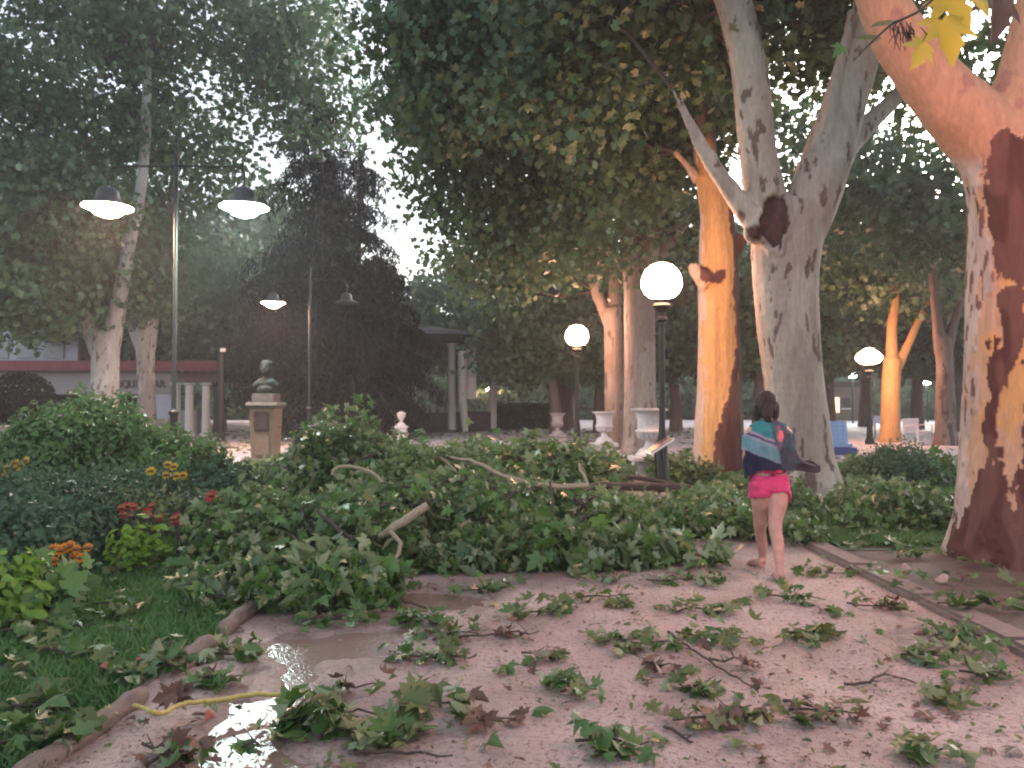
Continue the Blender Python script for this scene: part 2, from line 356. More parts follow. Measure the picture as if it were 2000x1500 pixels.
sheet('lawn_left', [(-30, -2), (XL-.1, -2), (XL-.1, 13.3), (-3.5, 15), (-30, 15)], .022, M_GR)
sheet('lawn_right', [(XR+.15, 7.2), (30, 7.2), (30, 17.5), (XR-.6, 17.5), (XR-.6, 13.6), (XR+.15, 11)], .018, M_GR)
sheet('soil_strip', [(XR+.1, -2), (30, -2), (30, 7.3), (XR+.1, 7.3)], .012, M_SOIL)
sheet('plaza', [(-60, 17.5), (60, 17.5), (60, 60), (-60, 60)], -.004, M_PLAZA)
sheet('cross_path', [(-3.5, 13.4), (XR-.6, 13.4), (XR-.6, 17.7), (-3.5, 17.7)], -.008, M_SAND)

# grass blades (uncountable)
def grass(name, x0, x1, y0, y1, n, h, bias=1.0, mask=None):
    u = rng.random(n)**bias; y = y0+(y1-y0)*u; x = x0+(x1-x0)*rng.random(n); p = np.stack([x, y, np.zeros(n)], 1)
    k = vnoise(p*1.3, 5)*.6+vnoise(p*5, 6)*.4 > .3
    if mask is not None: k &= mask(x, y)
    p = p[k]; n = len(p); a = rng.uniform(0, 2*math.pi, n); hh = h*rng.uniform(.5, 1.4, n); w = .0035*rng.uniform(.8, 1.8, n)*(1+p[:, 1]*.22)
    d = np.stack([np.cos(a), np.sin(a), np.zeros(n)], 1); lean = rng.normal(size=(n, 3))*np.array([.6, .6, 0]); 
    A = p-d*w[:, None]; B = p+d*w[:, None]; T = p+lean*hh[:, None]; T[:, 2] = hh; A[:, 2] = B[:, 2] = .02; T[:, 2] += .02
    V = np.stack([A, B, T], 1).reshape(-1, 3); f = np.arange(3*n).reshape(-1, 3)
    o = link(name, npmesh(name, V, f, attrs={'tint': np.repeat(np.clip(fbm(p*1.2, 2, 3)*1.3-.15+rng.normal(size=n)*.15, 0, 1), 3)}), M_GRASS); return o
o = grass('grass', -6.5, XL-.02, 2.3, 12, 170000, .05, 1.5); tag(o, 'short mown grass left of the log edging', 'grass', kind='stuff')
o = grass('grass', XR+.2, 9, 7.4, 17, 90000, .07, 1.2); tag(o, 'rough grass around the bases of the large trees on the right', 'grass', kind='stuff')
# ------------------------------------------------------------------ the large plane trees
def lp(rows, Y):
    """limb through image-estimated stations (px, py, radius in metres) at distance Y (or own Y as 4th value)"""
    pts, rad = [], []
    for r in rows: pts.append(P(r[0], r[1], r[3] if len(r) > 3 else Y)); rad.append(r[2])
    return pts, rad
def trunkxy(V):
    y = V[:, 1]; k = y*math.cos(PIT)+(V[:, 2]-CH)*math.sin(PIT); u = -y*math.sin(PIT)+(V[:, 2]-CH)*math.cos(PIT)
    return 1000+F*V[:, 0]/k, 750-F*u/k
def jag(V, s=1.0, seed=0):
    a = fbm(V*np.array([7, 7, 2.6])*s, 3, seed)-.5; b = fbm(V*np.array([24, 24, 9])*s, 2, seed+5)-.5
    return a*1.6+b*.6
DARKB = np.array((.085, .032, .028)); REDB = np.array((.145, .068, .055)); ORA = np.array((.60, .35, .15)); PINKW = np.array((.52, .33, .22)); PALEB = np.array((.42, .34, .30))
def blend(col, m, c): return col*(1-m[:, None])+np.array(c)[None]*m[:, None]
def bark_right(V, N, ctx):
    x, y = trunkxy(V); j = jag(V, .8, 2); j2 = jag(V, 1.3, 12); x1 = x+j*70; y1 = y+j2*140
    n = len(V); col = np.tile(PALEB, (n, 1)); d = np.zeros(n)
    n1 = fbm(V*np.array([6, 6, 2]), 3, 31); col = blend(col, sstep(.5, .6, n1)*.6, (.55, .47, .42)); col = blend(col, sstep(.60, .64, fbm(V*np.array([16, 16, 6]), 2, 33)), (.16, .08, .06))
    up = y < 315
    e = np.interp(y, [315, 480, 600, 700, 850, 960, 1110], [1925, 1922, 1912, 1900, 1884, 1880, 1874])   # where the pale bark ends
    wood = (x1 > e) & (y1 < 1060); col = blend(col, wood*1., PINKW*.95); d -= wood*.014
    ora = (x1 > e+8) & (y1 > 480) & (y1 < 860) & (x1-e > 30-(y1-480)*.0); col = blend(col, ora*1., ORA*.92)
    # hanging dark bark: ribbons between the bare wood
    rib = np.abs(x+j*34-np.interp(y, [560, 590, 700, 740, 800, 900, 950], [1972, 1968, 1966, 1946, 1940, 1934, 1926])) < np.interp(y, [555, 575, 640, 720, 780, 860, 940, 1000], [0, 30, 26, 27, 17, 12, 16, 60])*(1+j2*.7)
    rib |= (np.abs(x+j*30-2022) < 20*(1+j2)) & (y > 700)
    rib |= (y1 > 965) & (x+j*30 > e+2-(y-965)*.22)
    dk = rib | ((y1 < 545+(x-1965)*.3) & (y+j*55 > 272) & (x1 > 1934)); dk &= (j2+j*.5 > -.62)
    sh = vnoise(V*np.array([9, 9, 3]), 9)
    col = blend(col, dk*1., DARKB); col = blend(col, dk*sstep(.5, .62, sh)*.8, REDB); d += dk*.012
    limb = sstep(330, 290, y+j*40)*(~((x1 > 1942) & (y+j*55 > 262)))
    col = blend(col, limb, (.45, .27, .175)); col = blend(col, limb*sstep(.66, .7, fbm(V*5, 3, 44)), (.36, .19, .15))
    d = d*(1-limb)+(fbm(V*np.array([5, 5, 1]), 2, 7)-.5)*.05+(fbm(V*np.array([30, 30, 6]), 2, 17)-.5)*.006
    return col, d
def bark_orange(V, N, ctx):
    x, y = trunkxy(V); j = jag(V, .7, 3); j2 = jag(V, 1.2, 22); x1 = x+j*22; y1 = y+j2*70
    n = len(V); col = np.tile(np.array((.55, .40, .32)), (n, 1)); d = np.zeros(n)
    le = np.interp(y, [300, 540, 700, 930], [1356, 1374, 1372, 1366]); w = x1 > le
    col = blend(col, w*1., ORA); d -= w*.02
    st = fbm(V*np.array([20, 20, .8]), 3, 8); col = blend(col, w*sstep(.45, .7, st)*.5, ORA*.62)
    cut = np.interp(y, [300, 540, 700, 760, 800, 850, 900, 930], [1425, 1434, 1436, 1425, 1408, 1398, 1390, 1378])
    dk = (x+j*26 > cut) | ((np.abs(y+j*20-537) < 12) & (np.abs(x-1392) < 26)); dk &= y > 420-40*j
    col = blend(col, dk*1., DARKB*1.1); col = blend(col, dk*sstep(.5, .62, vnoise(V*np.array([8, 8, 2]), 4))*.8, REDB); d += dk*.03
    top = sstep(300, 270, y+j*30); col = blend(col, top, (.20, .15, .13)); d *= (1-top)
    return col, d+(fbm(V*np.array([6, 6, .8]), 2, 7)-.5)*.05
def bark_middle(V, N, ctx):
    x, y = trunkxy(V); n = len(V); j = jag(V, 1, 4)
    base = np.array((.37, .325, .28)); col = np.tile(base, (n, 1)); n1 = fbm(V*np.array([2.4, 2.4, .7]), 4, 3)
    col = blend(col, sstep(.45, .62, n1)*.8, (.46, .43, .36)); col = blend(col, sstep(.56, .64, fbm(V*np.array([4, 4, 1.3]), 3, 19))*.5, (.25, .20, .18))
    sp = fbm(V*np.array([11, 11, 4]), 3, 9); thr = .675-.12*sstep(760, 930, y)-.02*sstep(300, 100, y)-.06*np.exp(-((x-1520)/45)**2-((y-250)/90)**2)
    dk = sstep(0, .035, sp-thr)*.85; col = blend(col, dk, (.11, .07, .058)); d = -dk*.010
    # the two hollows
    h = ((x+j*12-1512)/27)**2+((y+j*18-428)/52)**2 < 1; h2 = ((x-1475)/15)**2+((y-455)/17)**2 < 1
    fr = V[:, 1] < 11.2; e1 = ((x+j*12-1512)/27)**2+((y+j*18-428)/52)**2
    hh = (h | h2) & fr; col = blend(col, hh*1., (.055, .028, .024)); col = blend(col, hh*sstep(.5, .6, sp)*.6, (.12, .055, .045)); d -= (h & fr)*.06+(h2 & fr)*.05
    d = d+fr*.035*np.exp(-((np.sqrt(e1)-1.15)/.18)**2)
    d = d+(fbm(V*np.array([5, 5, .7]), 2, 7)-.5)*.05+(fbm(V*np.array([8, 8, 26]), 2, 27)-.5)*.012
    return col, d
# right foreground tree
YA = 6.9
tree('plane_tree', 'huge plane tree at the right edge, bark torn in dark red strips off orange wood', (4.45, YA, 0),
     [lp([(2030, 1160, .98), (2026, 1100, .80), (2020, 1000, .64), (2013, 850, .55), (2008, 600, .50), (2008, 400, .48), (1998, 290, .46), (2030, 150, .34), (2060, 0, .30), (2110, -250, .25)], YA),
      lp([(1985, 420, .36), (1948, 295, .34), (1866, 212, .29), (1786, 112, .25), (1724, 10, .215), (1690, -150, .19), (1700, -400, .15)], YA),
      lp([(2080, 1140, .3, 6.4), (2100, 1170, .2, 6.1)], YA)],
     [(P(1900, -420, 8.5), (2.6, 2, 1.6), 26), (P(1880, 90, 13.5), (1.9, 1.4, 1.5), 14), (P(2150, 100, 10), (1.2, 2, 2.2), 14)], .19, 60, .5, .020, bark_right, smooth=8, tpl=T_MID, brn=25)
# the middle, grey one
tree('plane_tree', 'grey plane tree with a dark hollow at its fork, standing behind the walking child', (4.2, 11, 0),
     [lp([(1568, 1010, .70), (1572, 965, .56), (1566, 900, .44), (1558, 800, .42), (1546, 700, .415), (1535, 580, .43), (1536, 470, .48), (1545, 400, .46)], 11),
      lp([(1520, 480, .30), (1495, 380, .29), (1478, 280, .26), (1462, 130, .255), (1430, 0, .25), (1385, -150, .22), (1330, -400, .15)], 11),
      lp([(1560, 470, .34), (1595, 370, .36), (1628, 270, .33), (1665, 150, .29), (1700, 20, .24), (1730, -150, .18), (1780, -350, .12)], 11),
      lp([(1510, 470, .20), (1455, 410, .16), (1408, 345, .12), (1370, 285, .09), (1335, 215, .05), (1310, 170, .02)], 10.9),
      lp([(1612, 290, .12), (1628, 200, .09), (1642, 120, .07), (1665, 20, .05)], 10.8), lp([(1500, 455, .2), (1473, 455, .15, 10.7), (1468, 455, .10, 10.55)], 11),
      lp([(1590, 380, .2, 11.2), (1680, 260, .16, 12), (1760, 180, .13, 12.6), (1880, 60, .08, 13)], 11),
      lp([(1590, 990, .3, 10.8), (1630, 985, .16, 10.6)], 11), lp([(1530, 990, .28, 10.7), (1490, 1005, .12, 10.4)], 11)],
     [(P(1600, 60, 13.5), (1.3, 1.2, 1.2), 20), (P(1350, 60, 12.5), (1.2, 1.3, 1.2), 20), (P(1640, -220, 12), (3, 2, 1.2), 34), (P(1240, -60, 12), (1.8, 1.4, 1.3), 30), (P(1150, 150, 13), (1.3, 1, 1.1), 16)],
     .155, 120, .5, .024, bark_middle, smooth=7, brn=40)
# the orange broken one
tree('plane_tree', 'plane tree stripped to bright orange wood by the tall globe lamp', (4, 15, 0),
     [lp([(1402, 955, .56), (1402, 915, .50), (1403, 850, .47), (1404, 750, .42), (1403, 640, .385), (1402, 560, .39), (1403, 480, .37), (1398, 400, .31), (1378, 300, .23), (1380, 200, .21), (1392, 80, .2), (1400, -100, .17), (1410, -300, .12)], 15),
      lp([(1385, 555, .2), (1358, 530, .13), (1356, 515, .1)], 14.8), lp([(1415, 530, .16), (1436, 490, .12), (1452, 462, .11)], 14.9), lp([(1365, 350, .12), (1340, 320, .07), (1318, 296, .05)], 14.9)],
     [(P(1300, 180, 16), (1.6, 1.3, 1.9), 34), (P(1230, 330, 16.5), (1.2, 1, 1.0), 14), (P(1400, -60, 16), (1.8, 1.5, 1.4), 22), (P(1000, 0, 15.5), (2.6, 1.6, 1.7), 60), (P(855, 110, 15.5), (1.0, 1.2, 1.7), 24)],
     .165, 125, .52, .03, bark_orange, smooth=6, brn=50)
# grey pair behind the lamps
GP = dict(pale=(.24, .20, .185), cream=(.31, .28, .25), dark=(.13, .09, .08), spots=-.05)
tree('plane_tree', 'pale ribbed plane tree just left of the tall globe lamp, behind the white urns', (3.5, 21, 0),
     [lp([(1250, 905, .62), (1250, 860, .47), (1250, 750, .43), (1249, 620, .42), (1248, 520, .40)], 21),
      lp([(1240, 560, .3), (1222, 430, .24), (1205, 300, .2), (1190, 150, .14)], 21), lp([(1258, 560, .3), (1275, 430, .25), (1285, 320, .22), (1300, 150, .16)], 21),
      lp([(1248, 540, .25), (1243, 400, .2), (1247, 280, .18), (1240, 100, .13)], 21.3), lp([(1262, 560, .22), (1320, 450, .18), (1390, 380, .15)], 21.3)],
     [(P(1190, 330, 21), (2.2, 1.6, 1.5), 26), (P(1060, 130, 20), (2.4, 1.6, 2.4), 60), (P(1280, 230, 22), (2.2, 1.6, 1.8), 26), (P(1150, 470, 20), (1.2, 1.2, .7), 8), (P(1330, 440, 22), (1.3, 1.3, 1), 14)],
     .18, 105, .6, .035, ctx=GP, brn=50)
tree('plane_tree', 'forked plane tree with brown trunk rising behind the nearer white urn on its pedestal', (3.2, 23, 0),
     [lp([(1202, 890, .40), (1201, 850, .31), (1199, 740, .28), (1197, 640, .27), (1194, 600, .28)], 23),
      lp([(1190, 630, .2), (1165, 570, .17), (1148, 500, .15), (1110, 400, .14), (1075, 320, .13), (1010, 230, .1)], 23), lp([(1198, 630, .2), (1200, 550, .18), (1188, 470, .17), (1165, 330, .15), (1150, 200, .12), (1120, 60, .1)], 23)],
     [(P(965, 350, 22), (2.3, 1.6, 1.8), 42), (P(905, 200, 21), (1.9, 1.6, 2.2), 42), (P(1000, 500, 22), (2.2, 1.6, 1.0), 26), (P(1080, 420, 23), (1.6, 1.6, 1.5), 10)],
     .18, 105, .6, .035, ctx=dict(pale=(.19, .155, .13), cream=(.26, .22, .19), dark=(.07, .045, .04)), brn=40)
# left group
LC = dict(pale=(.34, .33, .32), cream=(.44, .45, .44), dark=(.12, .09, .08), spots=-.03)
tree('plane_tree', 'pale smooth plane tree forking low, in front of the letters on the pavilion', P(205, 870, 25), 
     [lp([(205, 895, .56), (206, 860, .45), (205, 780, .43), (206, 700, .42), (208, 650, .42)], 25),
      lp([(195, 690, .3), (168, 625, .21), (142, 570, .19), (122, 510, .16), (100, 400, .13), (70, 280, .1)], 25), lp([(215, 680, .3), (232, 590, .25), (250, 490, .2), (275, 370, .17), (285, 250, .16), (288, 120, .14), (296, -50, .1)], 25)],
     [(P(120, 150, 25), (4.2, 2, 3.0), 92), (P(30, 420, 24), (3.2, 2, 2.4), 64), (P(330, 60, 26), (3.4, 2, 1.8), 34), (P(40, 600, 23), (1.6, 1.2, 1.0), 20), (P(200, 580, 25.5), (.9, 1, .8), 12)],
     .19, 95, .62, .04, ctx=LC, brn=50)
tree('plane_tree', 'slimmer plane tree with a dark scar, right of the low forking one by the pavilion', P(287, 860, 28),
     [lp([(287, 880, .42), (287, 850, .34), (286, 760, .31), (284, 690, .32), (284, 640, .34)], 28),
      lp([(275, 680, .2), (255, 630, .17), (240, 570, .15), (200, 450, .1)], 28), lp([(290, 680, .25), (300, 600, .24), (318, 510, .2), (335, 400, .17), (350, 250, .12)], 28), lp([(284, 660, .24), (280, 560, .2), (282, 440, .16)], 28)],
     [(P(600, 150, 28), (2.2, 1.6, 3.2), 40), (P(300, 330, 28), (3.2, 2, 2.6), 56), (P(460, 170, 29), (3.2, 2, 3.2), 40), (P(280, 520, 27.5), (2.2, 1.6, 1.5), 28), (P(560, 40, 30), (2.6, 2, 2), 12)],
     .19, 90, .62, .04, ctx=dict(LC, pale=(.27, .25, .235)), brn=50)
# right background
tree('plane_tree', 'young plane tree with glowing orange trunk between the domed lamp and the white bench', (13.3, 27, 0),
     [lp([(1738, 875, .42), (1739, 830, .33), (1740, 760, .31), (1743, 700, .30)], 27), lp([(1742, 720, .22), (1742, 640, .17), (1748, 580, .15), (1740, 470, .1)], 27), lp([(1748, 725, .2), (1775, 670, .14), (1795, 625, .12), (1830, 560, .08)], 27)],
     [(P(1750, 480, 27), (3.6, 2.4, 1.9), 60), (P(1660, 560, 28), (1.8, 2, 1.1), 20), (P(1830, 590, 27.5), (1.6, 1.6, .9), 14)], .2, 70, .55, .04,
     lambda V, N, c: (np.tile(ORA*.85, (len(V), 1))*(.75+.5*fbm(V*np.array([9, 9, 2]), 3, 3))[:, None], V[:, 0]*0), leafm=M_CROWNL, brn=30)  # lighter leaf colour stands for lamplight on this crown
BRN = dict(pale=(.17, .12, .10), cream=(.22, .17, .15), dark=(.06, .04, .035))
tree('plane_tree', 'dull brown plane tree half hidden behind the white bench', P(1845, 865, 25),
     [lp([(1848, 880, .4), (1846, 820, .3), (1846, 720, .26), (1840, 660, .25)], 25), lp([(1838, 690, .2), (1828, 600, .15), (1815, 480, .12)], 25), lp([(1848, 690, .18), (1870, 610, .13), (1900, 520, .1)], 25)],
     [(P(1850, 400, 22), (2.4, 1.8, 2.4), 46), (P(1700, 330, 22), (2.4, 1.6, 1.5), 24), (P(1560, 330, 24), (2, 1.6, 2), 24)], .2, 70, .55, .04, ctx=BRN, brn=25)
# farther planes and background trees, each with its own trunk
far = [(-60, 40, 10, 0), (60, 48, 14, 0), (430, 36, 9.5, 1), (520, 46, 15, 1), (600, 52, 12.5, 0), (890, 48, 10.5, 1), (1100, 38, 10.6, 1), (1085, 33, 8.6, 1), (1110, 42, 11, 0), (1170, 36, 9, 0), (1320, 36, 9.5, 0), (1400, 44, 12, 0),
       (1480, 34, 9, 0), (1620, 38, 10, 0), (1690, 44, 12, 0), (1790, 40, 11, 0), (1880, 36, 9, 0), (1980, 42, 12, 0), (2080, 34, 10, 0), (340, 52, 13, 0), (160, 44, 15, 0), (230, 40, 12, 0), (700, 56, 9, 0), (790, 56, 8.2, 0)]
LBL = ['over the flat roof at the far left edge', 'behind the pavilion roof, second from the left edge', 'above the round clipped shrub beside the left lamp pole', 'tall behind the cool white pendant lamp', 'behind the dark conifers on their left side',
       'right behind the bandstand roof', 'light green, over the small distant lamp', 'hanging low between the bandstand and the smaller globe lamp', 'behind the smaller globe lamp', 'behind the forked brown trunk', 'just right of the tall globe lamp', 'behind the orange stripped trunk', 'between the orange and the grey trunk',
       'just right of the grey trunk with the hollow', 'behind the domed lamp', 'behind the white bench', 'left of the torn red trunk', 'hidden mostly by the torn red trunk', 'beyond the right edge of the photo', 'behind the slim left plane tree', 'rising tallest behind the pavilion', 'between the two left plane trunks', 'behind the middle of the dark conifers', 'low, under the bright gap of sky']
protos = []
for v in range(4):
    h = 10; bl = [((0, 0, 6.6), (3.6, 3.4, 3.0), 95), ((1.5*(-1)**v, .4, 4.6), (2.8, 2.6, 1.9), 45), ((-1.6*(-1)**v, -.5, 4.2), (2.4, 2.4, 1.7), 36)]
    pts, cen = crown_points(bl, 75, .55); ct = fbm(pts*.6, 2, 4+v)
    me = leaves('crown', pts, rng.uniform(.2, .32, len(pts)), tint=np.clip(ct*1.2-.1+rng.normal(size=len(pts))*.2, 0, 1))
    mb = MB(); x = rng.normal(size=2)*.25
    mb.tube([(0, 0, -.1), (0, 0, 1.5), (x[0], x[1], 3.6), (x[0]*2, x[1]*2, 6), (x[0]*2.6, x[1], 8.5)], [.34, .24, .2, .14, .05], 10); mb.tube([(x[0], x[1], 2.9), (1.1, .2, 4.6), (2, .4, 6.4)], [.15, .1, .04], 8); mb.tube([(x[0], x[1], 2.7), (-1.0, -.2, 4.4), (-1.8, .3, 6.2)], [.14, .1, .04], 8)
    tm = bpy.data.meshes.new('trunk'); mb.bm.to_mesh(tm); mb.bm.free(); protos.append((me, tm))
M_FTR = mat('far bark', (.15, .115, .10), .85, bump=.5, scale=6, stretch=(1, 1, .3))
for i, ((px, Y, h, lt), lb) in enumerate(zip(far, LBL)):
    e = empty('background_tree', ((px-1000)/F*Y, Y, 0), 'dark leafy tree '+lb, 'tree', 'leafy trees closing the background', rz=i*1.3); e.scale = (h/10*1.05, h/10*1.05, h/10)
    me, tm = protos[i % 4]
    for nm, m_, mt in (('crown', me, [M_CROWN, M_CROWNL][lt]), ('trunk', tm, M_FTR)):
        ob = bpy.data.objects.new(nm, m_); C.objects.link(ob); ob.parent = e
        if not m_.materials: m_.materials.append(None)
        ob.material_slots[0].link = 'OBJECT'; ob.material_slots[0].material = mt
        if nm == 'crown': ob['kind'] = 'stuff'
# distant wood: one mass
pts, _ = crown_points([((x, 72+rng.uniform(-5, 5), rng.uniform(1.0, 4.2)), (6, 2.5, 4.0), 90) for x in np.arange(-70, 80, 5)]+[((x, 64+rng.uniform(-3, 3), .8), (5, 2, 1.6), 40) for x in np.arange(-60, 70, 5)], 40, .9)
pts[:, 2] = np.abs(pts[:, 2])
me = leaves('woodland', pts, .7*rng.uniform(.7, 1.3, len(pts))); o = link('woodland', me, M_CROWN); tag(o, 'far dark wood closing the park behind everything', 'woodland', kind='stuff')
# conifers with drooping boughs
M_CBARK = mat('conifer bark', (.03, .024, .022), .9)
def conifer(px, Y, h, rad, label, lean=0, dens=1.0, zmin=.25):
    b = Vector(((px-1000)/F*Y, Y, 0)); e = empty('conifer', b, label, 'conifer', 'dark drooping conifers in the middle')
    mb = MB(); mb.tube([b, b+Vector((lean*.3, 0, h*.5)), b+Vector((lean, 0, h))], [.3, .2, .04], 10); mb.build('trunk', M_TWIG, e)
    pts = []; nb = int(90*dens); mb = MB()
    for k in range(nb):
        t = rng.uniform(.02, 1)**.9; zl = 1.2+zmin; z0 = zl+(h-zl)*t; L = rad*(1-t)**.55*rng.uniform(.55, 1.1)+.35; a = rng.uniform(0, 2*math.pi); dr = Vector((math.cos(a), math.sin(a), 0))
        c0 = b+Vector((lean*t, 0, z0)); m = 7; pl = []
        for q in range(m+1):
            s = q/m; pl.append(c0+dr*L*s+Vector((0, 0, .25*L*s-.62*L*s*s)))
        mb.tube(pl, [.04*(1-q/m)+.008 for q in range(m+1)], 4)
        cnt = int(150*dens*(L/2+.3)); s = rng.uniform(.08, 1.02, cnt); pa = np.array([[p.x, p.y, p.z] for p in pl]); ip = np.stack([np.interp(s*m, range(m+1), pa[:, d]) for d in range(3)], 1)
        side = np.array([-dr.y, dr.x, 0]); wd = rng.normal(size=cnt)*.22*(1.1-s*.6)*L**.5; dn = -np.abs(rng.normal(size=cnt))*.30
        pts.append(ip+side[None]*wd[:, None]+np.stack([0*dn, 0*dn, dn], 1))
    mb.build('bough', M_CBARK, e)['kind'] = 'stuff'
    pts = np.concatenate(pts); pts = pts[pts[:, 2] > zmin]; T = rng.normal(size=(len(pts), 3))*.5; T[:, 2] = -1
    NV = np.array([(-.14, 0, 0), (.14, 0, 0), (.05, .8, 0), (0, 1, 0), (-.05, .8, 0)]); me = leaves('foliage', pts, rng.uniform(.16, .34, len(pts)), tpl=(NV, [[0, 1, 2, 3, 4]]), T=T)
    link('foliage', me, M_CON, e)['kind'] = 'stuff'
conifer(622, 30, 13.8, 4.2, 'tallest dark conifer with hanging boughs, left of the gap of sky')
conifer(690, 32, 12.0, 2.9, 'thin ragged conifer against the bright sky gap', .3, .7)
conifer(560, 33, 8.6, 2.8, 'shorter dark conifer behind the bust')
conifer(735, 31, 7.4, 2.7, 'broad low conifer in front of the bandstand', 0, 1.1, 1.35)
conifer(680, 29, 6.2, 3.2, 'squat black conifer below the unlit pendant lamp', 0, 1.2)
conifer(758, 33, 5.2, 1.7, 'small conifer leaning over the bandstand roof', 0, 1, 1.9)

# ------------------------------------------------------------------ lamps
def emis(name, col, s):
    m = bpy.data.materials.new(name); m.use_nodes = True; b = m.node_tree.nodes['Principled BSDF']
    b.inputs['Base Color'].default_value = (.8, .8, .8, 1); b.inputs['Emission Color'].default_value = (*col, 1); b.inputs['Emission Strength'].default_value = s; return m
M_POLE = mat('black green cast iron', (.018, .022, .020), .5, .3, bump=.2, scale=40); M_IRON2 = mat('dull lamp metal', (.05, .055, .06), .5, .4)
M_WARM = emis('lit warm glass', (1, .48, .30), 30); M_ROSE = emis('lit rose glass', (1, .36, .25), 22); M_WARMS = emis('lit warm bulb', (1, .56, .38), 80); M_COOL = emis('lit cool bulb', (.8, 1, .95), 60); M_SHW = mat('white enamel', (.75, .74, .72), .35, var=.05)
def globe_lamp(x, Y, zc, r, label, group='globe lamps along the path', dome=False, gm=None):
    e = empty('globe_lamp', (x, Y, 0), label, 'lamp', group)
    MB().lathe([(.15, 0), (.15, .12), (.11, .2), (.085, .75), (.06, .9), (.05, 1.0), (.045, zc-r-.32)], (x, Y, 0), 16).build('pole', M_POLE, e, True)
    MB().lathe([(.055, 0), (.09, .03), (.09, .07), (.06, .1), (.06, .16), (.12, .2), (.15, .26), (.13, .3)], (x, Y, zc-r-.34), 16).build('collar', M_POLE, e, True)
    if dome: pr = [(.02, -.62), (.35, -.6), (.72, -.5), (1.0, -.22), (1.02, .05), (.8, .3), (.55, .46), (.4, .62), (.18, .72), (.02, .74)]
    else: pr = [(.42, -.84), (.62, -.80), (.86, -.58), (.98, -.28), (1.0, -.02), (.93, .28), (.78, .54), (.55, .76), (.28, .88), (.02, .92)]
    MB().lathe([(a*r, b*r) for a, b in pr], (x, Y, zc), 32).build('glass_globe', gm or M_WARM, e, True)
    return e
def X(px, Y): return (px-1000)/F*Y
globe_lamp(X(1293, 12.4), 12.4, P(0, 549, 12.4).z, .325, 'nearest lit globe lamp, tall beside the orange stripped trunk')
globe_lamp(X(1127, 21.5), 21.5, P(0, 655, 21.5).z, .32, 'smaller lit globe lamp left of the forked brown trunk')
globe_lamp(X(957, 62), 62, P(0, 760, 62).z, .32, 'tiny far globe lamp right of the bandstand pillar')
globe_lamp(X(1698, 25.5), 25.5, P(0, 697, 25.5).z, .40, 'lit mushroom shaped lamp left of the young orange trunk', dome=True, gm=M_WARM)
globe_lamp(3.22, 3.9, 3.35, .31, 'lit globe lamp just beyond the right edge by the kerb', gm=M_ROSE)
def twin_lamp(px, Y, ztop, zarm, half, rs, label, on, base=True):
    x = X(px, Y); e = empty('twin_arm_lamp', (x, Y, 0), label, 'lamp', 'twin arm pendant lamps')
    MB().lathe([(.13, 0), (.13, .1), (.075, .16), (.075, 1.15), (.1, 1.17), (.1, 1.21), (.06, 1.24), (.042, 1.3), (.036, ztop-.05), (.012, ztop)], (x, Y, 0), 14).build('pole', M_POLE, e, True)
    mb = MB(); 
    pts = [(x-half, Y, zarm-.42), (x-half, Y, zarm-.2), (x-half+.05, Y, zarm-.06), (x-half+.2, Y, zarm), (x, Y, zarm+.01), (x+half-.2, Y, zarm-.01), (x+half-.04, Y, zarm-.05), (x+half, Y, zarm-.14), (x+half, Y, zarm-.42)]
    mb.tube(pts, .022, 8); mb.build('arm', M_POLE, e, True)
    for sx, m in zip((-1, 1), on):
        X0 = x+sx*half; z = zarm-.42
        ps = MB().lathe([(.05, .12), (.06, .04), (.2, .0), (.36, -.1), (.42, -.24), (.43, -.42), (.50, -.52), (.70, -.63), (1.0, -.78), (.97, -.80), (.6, -.68), (.3, -.58)], (0, 0, 0), 28)
        bmesh.ops.scale(ps.bm, vec=(rs, rs, rs*1.0), verts=ps.bm.verts); bmesh.ops.translate(ps.bm, vec=(X0, Y, z+.0), verts=ps.bm.verts)
        sh = ps.build('lamp_shade', M_IRON2, e, True)
        if m is not None:
            MB().lathe([(.02*rs, 0), (.93*rs, .03*rs), (.93*rs, 0), (.6*rs, -.14*rs), (.42*rs, -.3*rs), (.2*rs, -.38*rs), (.02*rs, -.40*rs)], (X0, Y, z-.775*rs), 24).build('bulb', m, e, True)
twin_lamp(340, 15, P(0, 285, 15).z, P(0, 325, 15).z, 1.34, .50, 'near twin arm lamp, one warm and one cool bulb, over the left bushes', (M_WARMS, M_COOL))
twin_lamp(604, 23.6, P(0, 520, 23.6).z, P(0, 546, 23.6).z, 1.13, .39, 'farther twin arm lamp above the bust, right lamp unlit', (M_WARMS, None))
for px, py, Y, m, lb in ((645, 665, 50, M_COOL, 'tiny white street light behind the conifers'), (491, 708, 55, M_WARMS, 'small glowing light left of the bust head'), (520, 716, 58, M_COOL, 'small glowing light right of the bust head'), (1665, 734, 50, M_COOL, 'tiny light left of the mushroom shaped lamp'), (1811, 747, 52, M_COOL, 'tiny light above the white bench'), (134, 507, 40, M_COOL, 'bright point of light high behind the left fork')):
    c = P(px, py, Y); e = empty('street_light', (c.x, Y, 0), lb, 'lamp', 'tiny distant lights')
    MB().tube([(c.x, Y, 0), (c.x, Y, c.z-.1)], .05, 6).build('pole', M_POLE, e); MB().lathe([(.05, -.12), (.2, -.1), (.24, .0), (.12, .1), (.02, .12)], c, 12).build('bulb', m, e, True)
